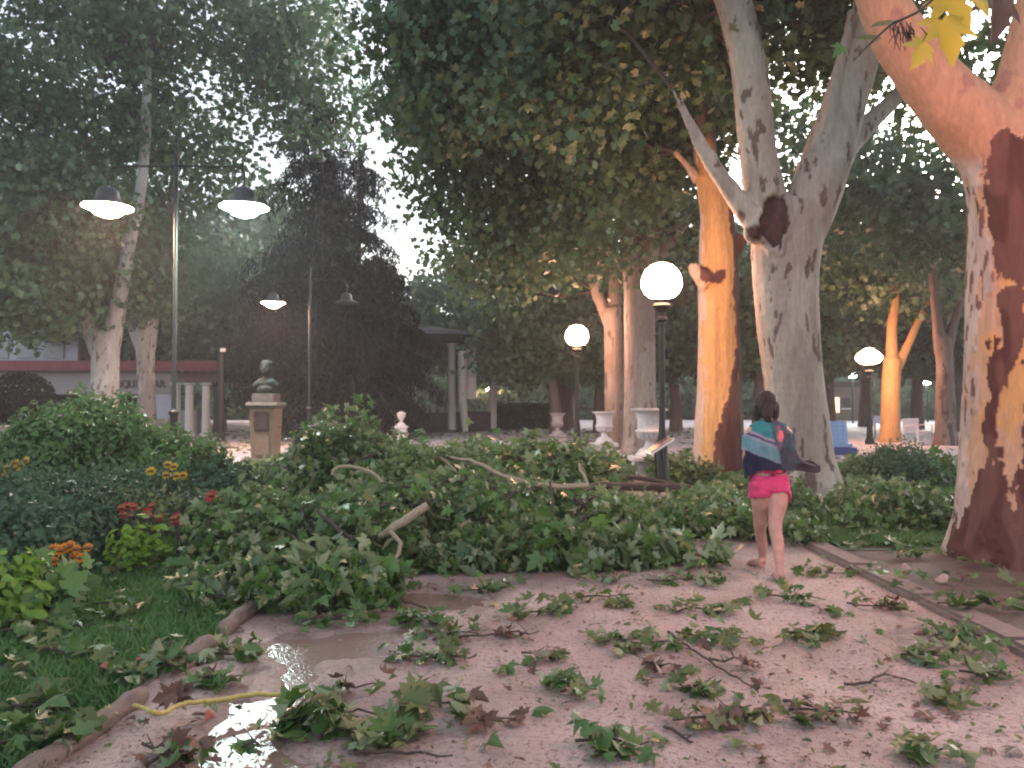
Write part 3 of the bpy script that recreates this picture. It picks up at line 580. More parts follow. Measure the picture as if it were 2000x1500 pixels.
# ------------------------------------------------------------------ pavilion with letters, pergola, clipped shrubs
M_WALL = mat('grey mauve render', (.34, .31, .31), .85, bump=.2, scale=12, var=.12); M_LAV = mat('lavender wall', (.50, .50, .58), .8, scale=4, var=.08)
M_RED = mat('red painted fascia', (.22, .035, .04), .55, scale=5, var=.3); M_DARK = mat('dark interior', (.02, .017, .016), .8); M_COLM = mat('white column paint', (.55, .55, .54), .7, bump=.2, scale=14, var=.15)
M_BEAM = mat('brown beam', (.10, .06, .055), .7, scale=9); M_GLASS = mat('pavilion pane', (.30, .31, .34), .15, var=.1, scale=2)
YP = 33
def xz(px, py, Y): p = P(px, py, Y); return p.x, p.z
def slab(name, m, par, x0, y0, x1, y1, Y, dep, bev=0.0):
    a, b = P(x0, y0, Y), P(x1, y1, Y); mb = MB(); mb.box(((a.x+b.x)/2, Y+dep/2, (a.z+b.z)/2), (abs(b.x-a.x), dep, abs(a.z-b.z)), bev=bev); return mb.build(name, m, par)
e = empty('park_pavilion', (X(150, YP), YP, 0), 'low flat pavilion with red fascia and raised letters, behind the left plane trees', 'building')
wl = slab('front_wall', M_WALL, e, -120, 725, 334, 770, YP, .3); slab('side_wall', M_LAV, e, 303, 770.5, 334, 818, YP, .3); slab('base_course', mat('ochre base', (.36, .32, .22), .8), e, 303, 818.5, 340, 868, YP-.06, .36)
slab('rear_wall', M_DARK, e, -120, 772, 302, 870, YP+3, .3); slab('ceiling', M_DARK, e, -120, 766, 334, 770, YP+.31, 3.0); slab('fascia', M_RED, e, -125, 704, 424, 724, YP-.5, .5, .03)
slab('fascia_strip', M_BEAM, e, -125, 724.3, 424, 727, YP-.35, .3); slab('roof_slab', M_BEAM, e, -125, 708, 424, 716, YP+.02, 9); slab('counter', M_WALL, e, 60, 818, 302, 868, YP+.4, .4)
for k in range(4): slab('doorway', M_BEAM, e, 232+k*17, 776, 244+k*17, 866, YP+2.6, .3)
up = slab('upper_wall', M_LAV, e, -160, 640, 152, 707, YP+3, 5); slab('upper_cornice', M_WALL, e, -165, 622, 156, 640, YP+2.8, 5.4)
for k in range(5): slab('pane', M_GLASS, up, -130+k*54, 655, -92+k*54, 700, YP+2.94, .05)
M_LET = mat('letter metal', (.10, .07, .08), .35, .5); x0, z0 = xz(203, 757, YP); x1, _ = xz(324, 757, YP)
for k, ch in enumerate('PARQUE BAR'):
    if ch == ' ': continue
    cu = bpy.data.curves.new('letter', 'FONT'); cu.body = ch; cu.size = .48; cu.extrude = .03; cu.align_x = 'CENTER'; to = bpy.data.objects.new('tmp', cu); C.objects.link(to)
    dg = bpy.context.evaluated_depsgraph_get(); tme = bpy.data.meshes.new_from_object(to.evaluated_get(dg)); bpy.data.objects.remove(to)
    for v in tme.vertices: v.co = (x0+(k+.5)*(x1-x0)/10+v.co.x*.8, YP-.035-v.co.z, z0+v.co.y)
    tme.materials.clear(); link('letter', tme, M_LET, wl)
# pergola
e = empty('pergola', (X(380, 31), 31, 0), 'small pergola with white round columns beside the pavilion', 'pergola')
for px, w in ((345, .17), (370, .17), (403, .17)):
    x = X(px, 31); zt = P(0, 748, 31).z; MB().lathe([(.26, 0), (.26, .1), (.17, .16), (.155, zt-.12), (.18, zt-.1), (.25, zt-.05), (.25, zt)], (x, 31, 0), 18).build('column', M_COLM, e, True)
slab('beam', M_BEAM, e, 334, 728, 428, 746, 30.8, .35); 
for k in range(6): slab('rafter', M_BEAM, e, 336+k*17, 724.5, 341+k*17, 728, 29.9, 3.4)
slab('stone_box', M_WALL, e, 352, 802, 384, 853, 31.7, .8, .03)
e = empty('post', (X(432, 27), 27, 0), 'thick dark green post between the pergola and the bust', 'post'); MB().lathe([(.16, 0), (.16, .1), (.12, .14), (.115, 3.3), (.02, 3.35)], (X(432, 27), 27, 0), 14).build('shaft', M_POLE, e, True); MB().box((X(437, 27), 26.9, P(0, 684, 27).z), (.18, .05, .12)).build('lit_plate', M_SHW, e)
def clipped(c, r, label, m, stemh, n=2600, ls=.09, name='topiary'):
    e = empty(name, (c[0], c[1], 0), label, 'shrub'); MB().tube([(c[0], c[1], 0), (c[0], c[1], stemh)], .06, 8).build('stem', M_TWIG, e)
    q = rng.normal(size=(n, 3)); q /= np.linalg.norm(q, axis=1, keepdims=True); q2 = q*np.array(r)*rng.uniform(.82, 1.03, (n, 1))*(1+.08*(fbm(q*2.5, 2, 3)-.5))[:, None]+np.array(c)
    link('foliage', leaves('foliage', q2, rng.uniform(.7, 1.3, n)*ls, N=q+rng.normal(size=(n, 3))*.5, tpl=T_OVA), m, e)['kind'] = 'stuff'; return e
clipped(P(368, 690, 38), (1.35, 1.2, 1.25), 'round clipped blue green shrub tree above the pergola roof', M_BUSHD, 2.8, 7000, .12)
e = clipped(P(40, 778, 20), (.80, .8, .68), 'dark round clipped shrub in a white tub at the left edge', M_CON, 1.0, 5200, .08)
MB().lathe([(.22, 0), (.28, .08), (.34, .72), (.38, .78), (.36, .8)], (X(28, 20), 20, 0), 16).build('tub', M_COLM, e, True)
# low terracotta garden wall at left edge
M_TER = mat('pink terracotta block', (.42, .26, .21), .85, bump=.4, scale=18, var=.2)
e = empty('garden_wall', (X(-60, 12.5), 12.5, 0), 'low pink terracotta garden wall with pierced top at the left edge', 'wall')
brick = bpy.data.meshes.new('brick'); bm = bmesh.new(); bmesh.ops.create_cube(bm, size=1); bmesh.ops.scale(bm, vec=(.236, .18, .106), verts=bm.verts); bmesh.ops.bevel(bm, geom=bm.edges[:], offset=.008, affect='EDGES'); bm.to_mesh(brick); bm.free(); brick.materials.append(M_TER)
xr = X(34, 12.5)
MB().box((xr-1.2, 12.52, .27), (2.38, .14, .56)).build('mortar', M_WALL, e)
for r_ in range(5):
    for k in range(10):
        ob = bpy.data.objects.new('brick', brick); C.objects.link(ob); ob.parent = e; ob.matrix_parent_inverse = Matrix.Translation(-e.location); ob.location = (xr-.12-k*.245-(r_ % 2)*.1, 12.5+random.uniform(-.006, .006), .06+r_*.115)
bal = bpy.data.meshes.new('baluster'); mb = MB().lathe([(.035, 0), (.05, .03), (.025, .08), (.05, .17), (.025, .26), (.05, .3), (.05, .33)], (0, 0, 0), 8); mb.bm.to_mesh(bal); mb.bm.free(); bal.materials.append(M_TER)
for k in range(16):
    ob = bpy.data.objects.new('baluster', bal); C.objects.link(ob); ob.parent = e; ob.matrix_parent_inverse = Matrix.Translation(-e.location); ob.location = (xr-.32-k*.13, 12.5, .58)
MB().box((xr-1.2, 12.5, .95), (2.42, .24, .07), bev=.01).build('coping', M_TER, e); MB().box((xr-.08, 12.49, .5), (.26, .28, 1.02), bev=.012).build('end_pier', M_TER, e)

# ------------------------------------------------------------------ bust on its pedestal
def fuse(name, parts, voxel, m, parent, smooth=4, colfn=None, n=14, disp=None):
    """parts: list of (pts, radii) tubes or ('ell', centre, radii); fused into one skin"""
    mb = MB()
    for q in parts:
        if q[0] == 'ell':
            r = bmesh.ops.create_uvsphere(mb.bm, u_segments=20, v_segments=14, radius=1); bmesh.ops.scale(mb.bm, vec=q[2], verts=r['verts'])
            if len(q) > 3: bmesh.ops.rotate(mb.bm, cent=(0, 0, 0), matrix=q[3], verts=r['verts'])
            bmesh.ops.translate(mb.bm, vec=q[1], verts=r['verts'])
        else: p, rr = catmull(q[0], q[1], .03) if len(q[0]) > 2 else q; mb.tube(p, rr, n)
    me = bpy.data.meshes.new('t'); bmesh.ops.recalc_face_normals(mb.bm, faces=mb.bm.faces); mb.bm.to_mesh(me); mb.bm.free(); o = bpy.data.objects.new('t', me); C.objects.link(o)
    a = o.modifiers.new('a', 'REMESH'); a.mode = 'VOXEL'; a.voxel_size = voxel; b = o.modifiers.new('b', 'SMOOTH'); b.factor = .5; b.iterations = smooth
    dg = bpy.context.evaluated_depsgraph_get(); m2 = bpy.data.meshes.new_from_object(o.evaluated_get(dg)); bpy.data.objects.remove(o)
    nv = len(m2.vertices); V = np.zeros(nv*3, np.float32); m2.vertices.foreach_get('co', V); V = V.reshape(-1, 3).astype(float)
    if disp:
        N = np.zeros(nv*3, np.float32); m2.vertices.foreach_get('normal', N); V = V+N.reshape(-1, 3)*disp(V)[:, None]; m2.vertices.foreach_set('co', V.astype(np.float32).ravel())
    if colfn:
        at = m2.attributes.new('col', 'FLOAT_COLOR', 'POINT'); c4 = np.ones((nv, 4), np.float32); c4[:, :3] = colfn(V); at.data.foreach_set('color', c4.ravel())
    m2.name = name; m2.materials.clear(); m2.update(); return link(name, m2, m, parent, True)
M_STO = mat('warm sandstone', (.24, .16, .115), .85, bump=.35, scale=14, var=.2); M_STO2 = mat('weathered grey stone', (.15, .12, .105), .85, bump=.4, scale=14); M_BRZ = mat('dark bronze', (.022, .024, .022), .75, 0, bump=.3, scale=25); M_PLQ = mat('plaque bronze', (.10, .06, .055), .4, .6)
YB = 16; xb = X(520, YB); e = empty('bust_pedestal', (xb, YB, 0), 'tall sandstone pedestal with dark plaque carrying a bronze bust', 'pedestal')
MB().box((xb, YB, .11), (.80, .80, .24), bev=.015).build('plinth', M_STO2, e)
def frustum(mb, x, y, z0, z1, w0, w1):
    mb.lathe([(w0*.7071, z0), (w1*.7071, z1)], (x, y, 0), 4, sq=True); return mb
frustum(MB(), xb, YB, .23, 1.26, .46, .52).build('shaft', M_STO, e)
MB().box((xb, YB-.245, .55), (.30, .03, .5), bev=.01).build('lower_panel', M_STO, e); frustum(frustum(MB(), xb, YB, 1.262, 1.33, .55, .66), xb, YB, 1.332, 1.4, .66, .62).build('cornice', M_STO2, e); MB().box((xb, YB, 1.49), (.45, .45, .175), bev=.01).build('top_block', M_STO2, e)
pq = MB().box((xb-.01, YB-.262, 1.0), (.30, .03, .40), bev=.006).build('plaque', M_PLQ, e)
mb = MB()
for k in range(7): mb.box((xb-.01+random.uniform(-.01, .01), YB-.279, 1.15-k*.047), (random.uniform(.14, .24), .006, .012))
mb.build('lettering', M_STO2, pq)['kind'] = 'stuff'
zb = 1.58; e2 = empty('bronze_bust', (xb, YB, zb), 'dark bronze bust of a man on the sandstone pedestal', 'statue')
fuse('head', [('ell', (xb, YB, zb+.52), (.115, .135, .16)), ('ell', (xb, YB-.09, zb+.46), (.07, .07, .09)), ([(xb, YB-.12, zb+.57), (xb, YB-.165, zb+.51), (xb, YB-.13, zb+.49)], [.016, .028, .02]), ('ell', (xb-.115, YB, zb+.52), (.02, .035, .045)), ('ell', (xb+.115, YB, zb+.52), (.02, .035, .045)), ('ell', (xb, YB+.02, zb+.61), (.125, .14, .09)),
     ([(xb, YB+.02, zb+.42), (xb, YB+.02, zb+.28), (xb, YB+.02, zb+.18)], [.075, .085, .13]), ([(xb-.24, YB, zb+.13), (xb-.1, YB, zb+.2), (xb+.1, YB, zb+.2), (xb+.24, YB, zb+.13)], [.07, .12, .12, .07]), ('ell', (xb, YB-.02, zb+.08), (.19, .13, .12)), ([(xb, YB, zb+.08), (xb, YB, zb+.04), (xb, YB, zb-.005)], [.10, .10, .12])], .012, M_BRZ, e2, 3,
     disp=lambda V: (fbm(V*28, 2, 4)-.5)*.02)

# ------------------------------------------------------------------ urns
M_URN = mat('white painted stone', (.60, .57, .59), .7, bump=.25, scale=16, var=.12)
def urn(px, Y, ztop, s, label, ped=.55, m=M_URN):
    x = X(px, Y); e = empty('urn_pedestal', (x, Y, 0), label+' pedestal', 'pedestal'); zp = ztop-.66*s
    MB().box((x, Y, .06), (.56*s, .56*s, .12), bev=.01).build('plinth', m, e); MB().box((x, Y, (zp-.08+.121)/2), (.42*s, .42*s, zp-.08-.121), bev=.008).build('shaft', m, e); MB().box((x, Y, zp-.04), (.54*s, .54*s, .078), bev=.015).build('cap', m, e)
    e2 = empty('urn', (x, Y, zp), label, 'urn')
    prof = [(.19, 0), (.19, .03), (.165, .05), (.15, .09), (.075, .13), (.06, .17), (.055, .2), (.08, .23), (.14, .27), (.165, .31), (.17, .325), (.195, .335), (.195, .36), (.17, .37), (.165, .42), (.165, .5), (.175, .56), (.2, .61), (.25, .635), (.255, .66), (.22, .66), (.2, .62), (.15, .58), (.02, .56)]
    MB().lathe([(a*s, b*s) for a, b in prof], (x, Y, zp), 32).build('bowl', m, e2, True)
    mb = MB()
    for k in range(16):
        a = k*math.pi/8; mb.tube([(x+math.cos(a)*.085*s, Y+math.sin(a)*.085*s, zp+.235*s), (x+math.cos(a)*.145*s, Y+math.sin(a)*.145*s, zp+.27*s), (x+math.cos(a)*.17*s, Y+math.sin(a)*.17*s, zp+.315*s)], [.012*s, .022*s, .012*s], 6)
    mb.build('gadroon', m, e2, True)
urn(1268, 13.6, P(0, 798, 13.6).z, 1.28, 'pinkish white stone urn half hidden by the tall globe lamp pole')
urn(1180, 18.2, P(0, 804, 18.2).z, 1.12, 'white stone urn standing clear in front of the forked brown trunk')
urn(1089, 27.5, P(0, 807, 27.5).z, 1.15, 'greyish far urn left of the other two, above the fallen leaves', m=mat('shaded stone', (.38, .35, .34), .8, bump=.3, scale=12))
x = X(784, 25); e = empty('gate_pier', (x, 25, 0), 'short pale stone pier with small vase finial in front of the bandstand', 'pier')
MB().box((x, 25, .27), (.34, .34, .56), bev=.01).build('shaft', M_URN, e); MB().box((x, 25, .585), (.42, .42, .07), bev=.01).build('cap', M_URN, e); MB().lathe([(.17, .62), (.12, .7), (.05, .74), (.05, .8), (.1, .86), (.14, .96), (.15, 1.04), (.1, 1.06), (.02, 1.1)], (x, 25, 0), 18).build('finial', M_URN, e, True)
# slanting sign board beside the lamp pole
c = P(1288, 871, 11.6); e = empty('sign_lectern', (c.x, 11.6, 0), 'slanting white edged information board on slim leg beside the tall lamp pole', 'sign')
rm = Matrix.Rotation(R(-33), 3, 'Y'); MB().box(c, (.42, .5, .028), rot=rm, bev=.005).build('board', M_SHW, e); MB().box(c+Vector((-.008, 0, .02)), (.36, .44, .012), rot=rm).build('face', M_PLQ, e)
MB().tube([(c.x+.03, 11.6, c.z-.02), (c.x+.12, 11.6, 0)], .022, 6).build('leg', M_POLE, e); MB().tube([(c.x-.04, 11.75, c.z-.06), (c.x+.02, 11.75, 0)], .022, 6).build('leg', M_POLE, e)

# ------------------------------------------------------------------ bandstand, hedge, far house
M_PUR = mat('dark violet wall', (.075, .06, .075), .7, scale=6); xk, yk = X(842, 38.5), 38.5
e = empty('bandstand', (xk, yk, 0), 'octagonal bandstand with dark roof, white pillars and low violet wall', 'bandstand')
MB().lathe([(3.6, 0), (3.6, .12), (3.4, .13)], (xk, yk, 0), 8, sq=True).build('platform', M_PUR, e)
MB().lathe([(3.9, 4.1), (4.0, 4.15), (4.0, 4.5), (3.2, 4.75), (1.2, 5.0), (.02, 5.2)], (xk, yk, 0), 8, sq=True).build('roof', M_DARK, e)
for k in range(8):
    a = (k+.5)*math.pi/4; x, y = xk+3.35*math.cos(a), yk+3.35*math.sin(a); MB().lathe([(.22, .1), (.18, .2), (.17, 3.9), (.24, 4.0), (.24, 4.12)], (x, y, 0), 12).build('pillar', M_COLM, e, True)
    b = (k+1.5)*math.pi/4; x2, y2 = xk+3.35*math.cos(b), yk+3.35*math.sin(b)
    if k != 1:
        d = Vector((x2-x, y2-y, 0)); MB().box(((x+x2)/2, (y+y2)/2, .5), (d.length-.34, .16, .8), rot=Matrix.Rotation(math.atan2(d.y, d.x), 3, 'Z')).build('low_wall', M_PUR, e)
a = P(905, 690, 34.4); MB().tube([P(905, 686, 34.6), P(903, 780, 34.6), P(909, 843, 34.6)], [.24, .20, .14], 10).build('front_pillar', M_COLM, e, True); slab('hanging_panel', M_COLM, e, 910, 682, 930, 779, 34.75, .05)
for k in range(6): slab('white_chair', M_COLM, e, 812+k*15, 790+(k % 2)*5, 821+k*15, 806, 37+k*.3, .2)
e = empty('hedge', (X(1015, 41), 41, 0), 'square clipped dark hedge beyond the bandstand pillar', 'hedge')
q = rng.uniform(-1, 1, (6000, 3)); ax = rng.integers(0, 3, 6000); q[np.arange(6000), ax] = np.sign(q[np.arange(6000), ax])*rng.uniform(.85, 1, 6000); cc = P(1020, 812, 41)
link('foliage', leaves('foliage', np.array(cc)[None]+q*np.array([1.45, .6, .65]), .13, tpl=T_OVA), M_BUSHD, e)['kind'] = 'stuff'; MB().box((cc.x, 41, .6), (2.5, .9, 1.2)).build('inner_twigs', M_TWIG, e)
e = empty('far_house', (X(1650, 58), 58, 0), 'dim far house with glowing orange doorway left of the mushroom lamp', 'house')
slab('wall', mat('dim house wall', (.12, .08, .07), .8), e, 1590, 756, 1700, 845, 58, 3); slab('roof', M_DARK, e, 1584, 745, 1706, 756, 57.6, 4); slab('door', emis('lit doorway', (1, .42, .2), .55), e, 1627, 776, 1640, 806, 57.9, .09)
for a, b in ((1611, 1624), (1646, 1661)): w_ = slab('window', M_DARK, e, a, 778, b, 797, 57.94, .05); slab('sill', M_SHW, w_, a-1, 797.3, b+1, 799.5, 57.8, .15)

# ------------------------------------------------------------------ benches on the right
M_TB = mat('pale blue tile', (.26, .38, .62), .35, var=.15, scale=4); M_NAVY = mat('navy blue tile', (.05, .06, .22), .4, var=.2, scale=4); M_GRT = mat('grout', (.22, .27, .38), .8)
xt, yt = X(1636, 20.8), 20.8; e = empty('tiled_seat', (xt, yt, 0), 'pale blue tiled seat back on navy base, right of the grey hollow trunk', 'seat')
lean = Matrix.Rotation(R(-10), 3, 'X'); MB().box((xt-.02, yt+.02, .52), (.53, .08, .72), rot=lean).build('backrest', M_GRT, e)
tile = bpy.data.meshes.new('tile'); mb = MB().box((0, 0, 0), (.126, .02, .112), bev=.004); mb.bm.to_mesh(tile); mb.bm.free(); tile.materials.append(M_TB)
for i in range(4):
    for k in range(6):
        ob = bpy.data.objects.new('tile', tile); C.objects.link(ob); ob.parent = e; ob.matrix_parent_inverse = Matrix.Translation(-e.location)
        l = lean @ Vector((-.197+i*.1315, -.048, -.295+k*.118)); ob.location = Vector((xt-.02, yt+.02, .52))+l; ob.rotation_euler = (R(-10), 0, 0)
MB().box((xt+.02, yt-.12, .09), (.66, .5, .2), bev=.01).build('base', M_NAVY, e); MB().box((xt+.0, yt-.1, .24), (.56, .4, .1), bev=.02).build('seat', M_TB, e)
M_BEN = mat('white bench paint', (.68, .62, .64), .5, var=.1, scale=10)
e = empty('park_bench', (X(1793, 25.3), 25.3, 0), 'small white slatted park bench between two plane trunks on the right', 'bench', rz=R(40)); m4 = Matrix.LocRotScale(e.location, e.rotation_euler, None)
def bx(nm, c, d, rot=None): o = MB().box(c, d, rot=rot, bev=.004).build(nm, M_BEN, e, world=False); return o
for k in range(4): bx('seat_slat', (0, -.15+k*.11, .42), (1.12, .09, .03))
for k in range(9): bx('back_slat', (-.48+k*.12, .24, .62), (.108, .025, .36))
bx('top_rail', (0, .25, .82), (1.18, .045, .07)); bx('rear_rail', (0, .24, .46), (1.12, .03, .05)); bx('front_rail', (0, -.2, .37), (1.1, .03, .06))
for sx in (-1, 1):
    for sy, h in ((-.2, .62), (.24, .8)): bx('leg', (sx*.54, sy, h/2), (.055, .055, h))
    bx('armrest', (sx*.54, .0, .64), (.07, .5, .03))
bx('leg', (0, -.2, .19), (.05, .05, .36))
e = empty('blue_board', (X(1717, 29), 29, 0), 'small pale blue board on posts behind the glowing orange trunk', 'board'); slab('panel', M_TB, e, 1707, 812, 1727, 827, 29, .05)
for px in (1709, 1724): MB().tube([(X(px, 29), 29.03, 0), (X(px, 29), 29.03, .9)], .025, 6).build('post', M_POLE, e)
# ------------------------------------------------------------------ edging logs, kerb, puddle
M_LOG = mat('weathered round log', (.17, .125, .105), .75, bump=.5, scale=14, stretch=(3, .6, 3), var=.3)
def log(x0, y0, x1, y1, r, label):
    c = ((x0+x1)/2, (y0+y1)/2, .03); e = empty('edging_log', (c[0], c[1], 0), label, 'log', 'round logs edging the lawn')
    n = 12; mb = MB(); pts = []; rr = []
    for k in range(n+1):
        t = k/n; pts.append((x0+(x1-x0)*t+random.uniform(-.006, .006), y0+(y1-y0)*t, .035+random.uniform(-.004, .004))); rr.append(r*random.uniform(.82, 1.12)*(1 if 0 < k < n else .9))
    mb.tube(pts, rr, 16); mb.build('bark', M_LOG, e, True)
    mb = MB(); d = (Vector(pts[0])-Vector(pts[1])).normalized(); mb.tube([Vector(pts[0])+d*.001, Vector(pts[0])+d*.006], [r*.84, r*.8], 14); mb.build('sawn_end', M_TWIGP, e, True)
log(-1.80, 2.62, -1.77, 3.02, .050, 'round edging log nearest the camera at the bottom left'); log(-1.77, 3.05, -1.73, 3.62, .050, 'thick edging log below the yellow green stem')
log(-1.73, 4.0, -1.72, 4.42, .050, 'short edging log left of the puddle'); log(-1.73, 4.62, -1.74, 5.45, .050, 'edging log farthest up the path before the fallen leaves'); log(-1.74, 5.8, -1.76, 6.9, .050, 'edging log buried under the fallen leaves')
M_KERB = mat('worn concrete kerb', (.20, .155, .135), .85, bump=.5, scale=22, var=.25)
ke = bpy.data.objects.new('kerb', None); C.objects.link(ke); ke.location = (XR, 3, 0); ke['kind'] = 'structure'
y = 2.4
while y < 7.2:
    L = .98; xx = XR+.02-.06*max(0, y-7)**1.3*.5; MB().box((xx+.07+random.uniform(-.012, .012), y+L/2, .012+random.uniform(-.008, .004)), (.22, L-.012, .10), rot=Matrix.Rotation(random.uniform(-.015, .015), 3, 'Y'), bev=.025).build('kerb_stone', M_KERB, ke); y += 1.0
m = bpy.data.materials.new('muddy water'); m.use_nodes = True; t = m.node_tree; b = t.nodes['Principled BSDF']; b.inputs['Base Color'].default_value = (.21, .145, .12, 1); b.inputs['Roughness'].default_value = .14; b.inputs['Specular IOR Level'].default_value = .7
tc = t.nodes.new('ShaderNodeTexCoord'); nz = t.nodes.new('ShaderNodeTexNoise'); nz.inputs['Scale'].default_value = 45; nz.inputs['Detail'].default_value = 3; t.links.new(tc.outputs['Object'], nz.inputs['Vector'])
bp = t.nodes.new('ShaderNodeBump'); bp.inputs['Strength'].default_value = .3; bp.inputs['Distance'].default_value = .01; t.links.new(nz.outputs['Fac'], bp.inputs['Height']); t.links.new(bp.outputs[0], b.inputs['Normal']); M_WATER = m
for p_ in PUD:
    cx_ = sum(q[0] for q in p_)/len(p_); cy_ = sum(q[1] for q in p_)/len(p_); x0_, x1_ = min(q[0] for q in p_)-.1, max(q[0] for q in p_)+.1; y0_, y1_ = min(q[1] for q in p_)-.1, max(q[1] for q in p_)+.1
    sheet('puddle', [(x0_, y0_), (x1_, y0_), (x1_, y1_), (x0_, y1_)], -.019, M_WATER)

# ------------------------------------------------------------------ fallen boughs: stems, leaves lying in heaps
def single_leaf(h, fold, curl, name='leaf'):
    V, f = template(h, fold, curl); me = npmesh(name, V, loops=[i for q in f for i in q], sizes=[len(q) for q in f], attrs={'tint': np.full(len(V), .5)}); return me
LV = {}
for key, mt in (('g', M_PILE), ('b', M_PILEB), ('d', M_DRY), ('y', M_YEL)):
    LV[key] = []
    for fo, cu_ in ((.2, .5), (.55, .3), (-.35, .7), (.1, -.5), (.7, .9)):
        me = single_leaf(BIG, fo, cu_); me.materials.append(mt); LV[key].append(me)
def put_leaf(par, loc, nrm, size, kinds='g', name='leaf', fold=None):
    me = random.choice(LV[random.choice(kinds)]); ob = bpy.data.objects.new(name, me); C.objects.link(ob)
    q = Vector(nrm).to_track_quat('Z', 'Y') @ Matrix.Rotation(random.uniform(0, 6.28), 3, 'Z').to_quaternion()
    ob.rotation_mode = 'QUATERNION'; ob.rotation_quaternion = q; ob.location = loc; ob.scale = (size,)*3
    if par is not None: ob.parent = par; ob.matrix_parent_inverse = Matrix.Translation(-par.location)
    return ob
def mound(c, r, H, n, label, stems=(), lsize=.086, nparts=45, power=.5, kinds='gggb', leafm=None, extra=None, cat='branch', name='fallen_bough'):
    cx, cy = c; e = empty(name, (cx, cy, 0), label, cat, 'boughs brought down by the storm'); m = n//8
    a = rng.uniform(0, 2*math.pi, m); rr = rng.uniform(0, 1, m)**.55; wob = 1+.22*np.sin(a*3+cx*5)+.15*np.sin(a*5+cy*3)
    x = cx+np.cos(a)*rr*r[0]*wob; y = cy+np.sin(a)*rr*r[1]*wob
    bump = .30+1.15*fbm(np.stack([x*2.6, y*2.6, x*0], 1), 3, 6); top = H*np.sqrt(np.clip(1-rr**2, 0, 1))*bump+.05; z = top*(1-rng.uniform(0, 1, m)**2.2*.75)
    z += (rng.random(m) < .07)*rng.uniform(.05, .3, m)*min(1, H*1.4); c0 = np.stack([x, y, z], 1); out = np.stack([np.cos(a)*rr*r[0], np.sin(a)*rr*r[1], top*1.1+.1], 1); out /= np.linalg.norm(out, axis=1, keepdims=True)
    k = rng.integers(6, 20, m); idx = np.repeat(np.arange(m), k); pts = c0[idx]+rng.normal(size=(len(idx), 3))*np.array([.085, .085, .065]); pts[:, 2] = np.abs(pts[:, 2]-.02)+.035
    N = out[idx]*.55+rng.normal(size=(len(idx), 3))*.75; N[:, 2] += .3; N /= np.linalg.norm(N, axis=1, keepdims=True)
    T = out[idx]*np.array([1, 1, 0])+rng.normal(size=(len(idx), 3))*.6+np.array([0, 0, -.7]); sz = rng.uniform(.45, 1.35, len(pts))*lsize
    # the leaves nearest the viewer's side of the heap are separate parts
    ns = int(6+n/190); sp_, sN, sT = [], [], []; shb = MB()
    for _ in range(ns):
        b0 = Vector(c0[rng.integers(m)]); d0 = Vector(((b0.x-cx)/r[0]+rng.normal()*.6, (b0.y-cy)/r[1]-.3+rng.normal()*.6, rng.uniform(.2, 1.0))).normalized(); Ls = rng.uniform(.25, .6)*(.55+.6*min(H, .8)); pl = [b0+d0*Ls*u+Vector((0, 0, -.55*Ls*u*u)) for u in (-.3, .1, .4, .7, 1.0)]; pl = [Vector((q.x, q.y, max(.03, q.z))) for q in pl]
        shb.tube(pl, [.008, .006, .005, .004, .002], 5)
        for u in np.linspace(.5, 4, 15): i0 = min(3, int(u)); q = pl[i0].lerp(pl[i0+1], min(1, u-i0)); sp_.append(np.array(q)+rng.normal(size=3)*.028); sN.append(rng.normal(size=3)*.6+np.array([0, -.3, .6])); sT.append(np.array(d0)*.8+rng.normal(size=3)*.6+np.array([0, 0, -.3]))
    shb.build('shoot', M_TWIG, e)['kind'] = 'stuff'; sN = np.array(sN); sN /= np.linalg.norm(sN, axis=1, keepdims=True)
    pts = np.concatenate([pts, np.array(sp_)]); pts[:, 2] = np.maximum(pts[:, 2], .03); N = np.concatenate([N, sN]); T = np.concatenate([T, np.array(sT)]); sz = np.concatenate([sz, rng.uniform(.6, 1.2, len(sp_))*lsize])
    sc = -pts[:, 1]+pts[:, 2]*1.2+rng.uniform(0, .9, len(pts)); order = np.argsort(-sc); pick = order[:nparts]; rest = order[nparts:]
    tint = np.clip(.2+.5*fbm(pts*2.2, 2, 3)+rng.normal(size=len(pts))*.18+.1*(pts[:, 2]/max(H, .2)), 0, 1)
    link('foliage', leaves('foliage', pts[rest], sz[rest], N=N[rest], T=T[rest], tpl=T_BIG if cy < 8.4 else T_MID, tint=tint[rest]), leafm or M_PILE, e)['kind'] = 'stuff'
    for i in pick: put_leaf(e, pts[i], N[i], sz[i], kinds)
    for q3 in range(3 if H > .4 else 1 if H > .3 else 0):
        a3 = -math.pi/2+rng.normal()*.9; L3 = rng.uniform(.7, 1.15); dd = Vector((math.cos(a3)*r[0], math.sin(a3)*r[1], 0)); pl = [Vector((cx, cy, 0))+dd*(u*L3)+Vector((rng.normal()*.05, rng.normal()*.05, H*.97*math.sqrt(max(.02, 1-(u*L3*.9)**2))+.03)) for u in (.1, .35, .6, .85, 1.0)]
        p3, r3 = catmull(pl, [.026, .022, .017, .012, .006], .06); MB().tube([q+Vector(rng.normal(size=3)*.006) for q in p3], r3, 8).build('limb', random.choice([M_TWIG, M_TWIG, M_TWIGP]), e, True)
        fk = MB(); [fk.tube([p3[i], p3[i]+Vector((rng.normal()*.12, -.06, rng.uniform(.02, .14))), p3[i]+Vector((rng.normal()*.22, -.12, rng.uniform(.0, .22)))], [.010, .007, .003], 5) for i in rng.integers(2, len(p3)-1, 4)]; fk.build('side_shoot', M_TWIG, e)['kind'] = 'stuff'
    mb = MB(); mt = M_TWIG
    for s in stems:
        p, rd = catmull(s[0], s[1], .08); o = MB().tube([q+Vector(rng.normal(size=3)*.006) for q in p], rd, 8).build('stem', s[2] if len(s) > 2 else M_TWIG, e, True)
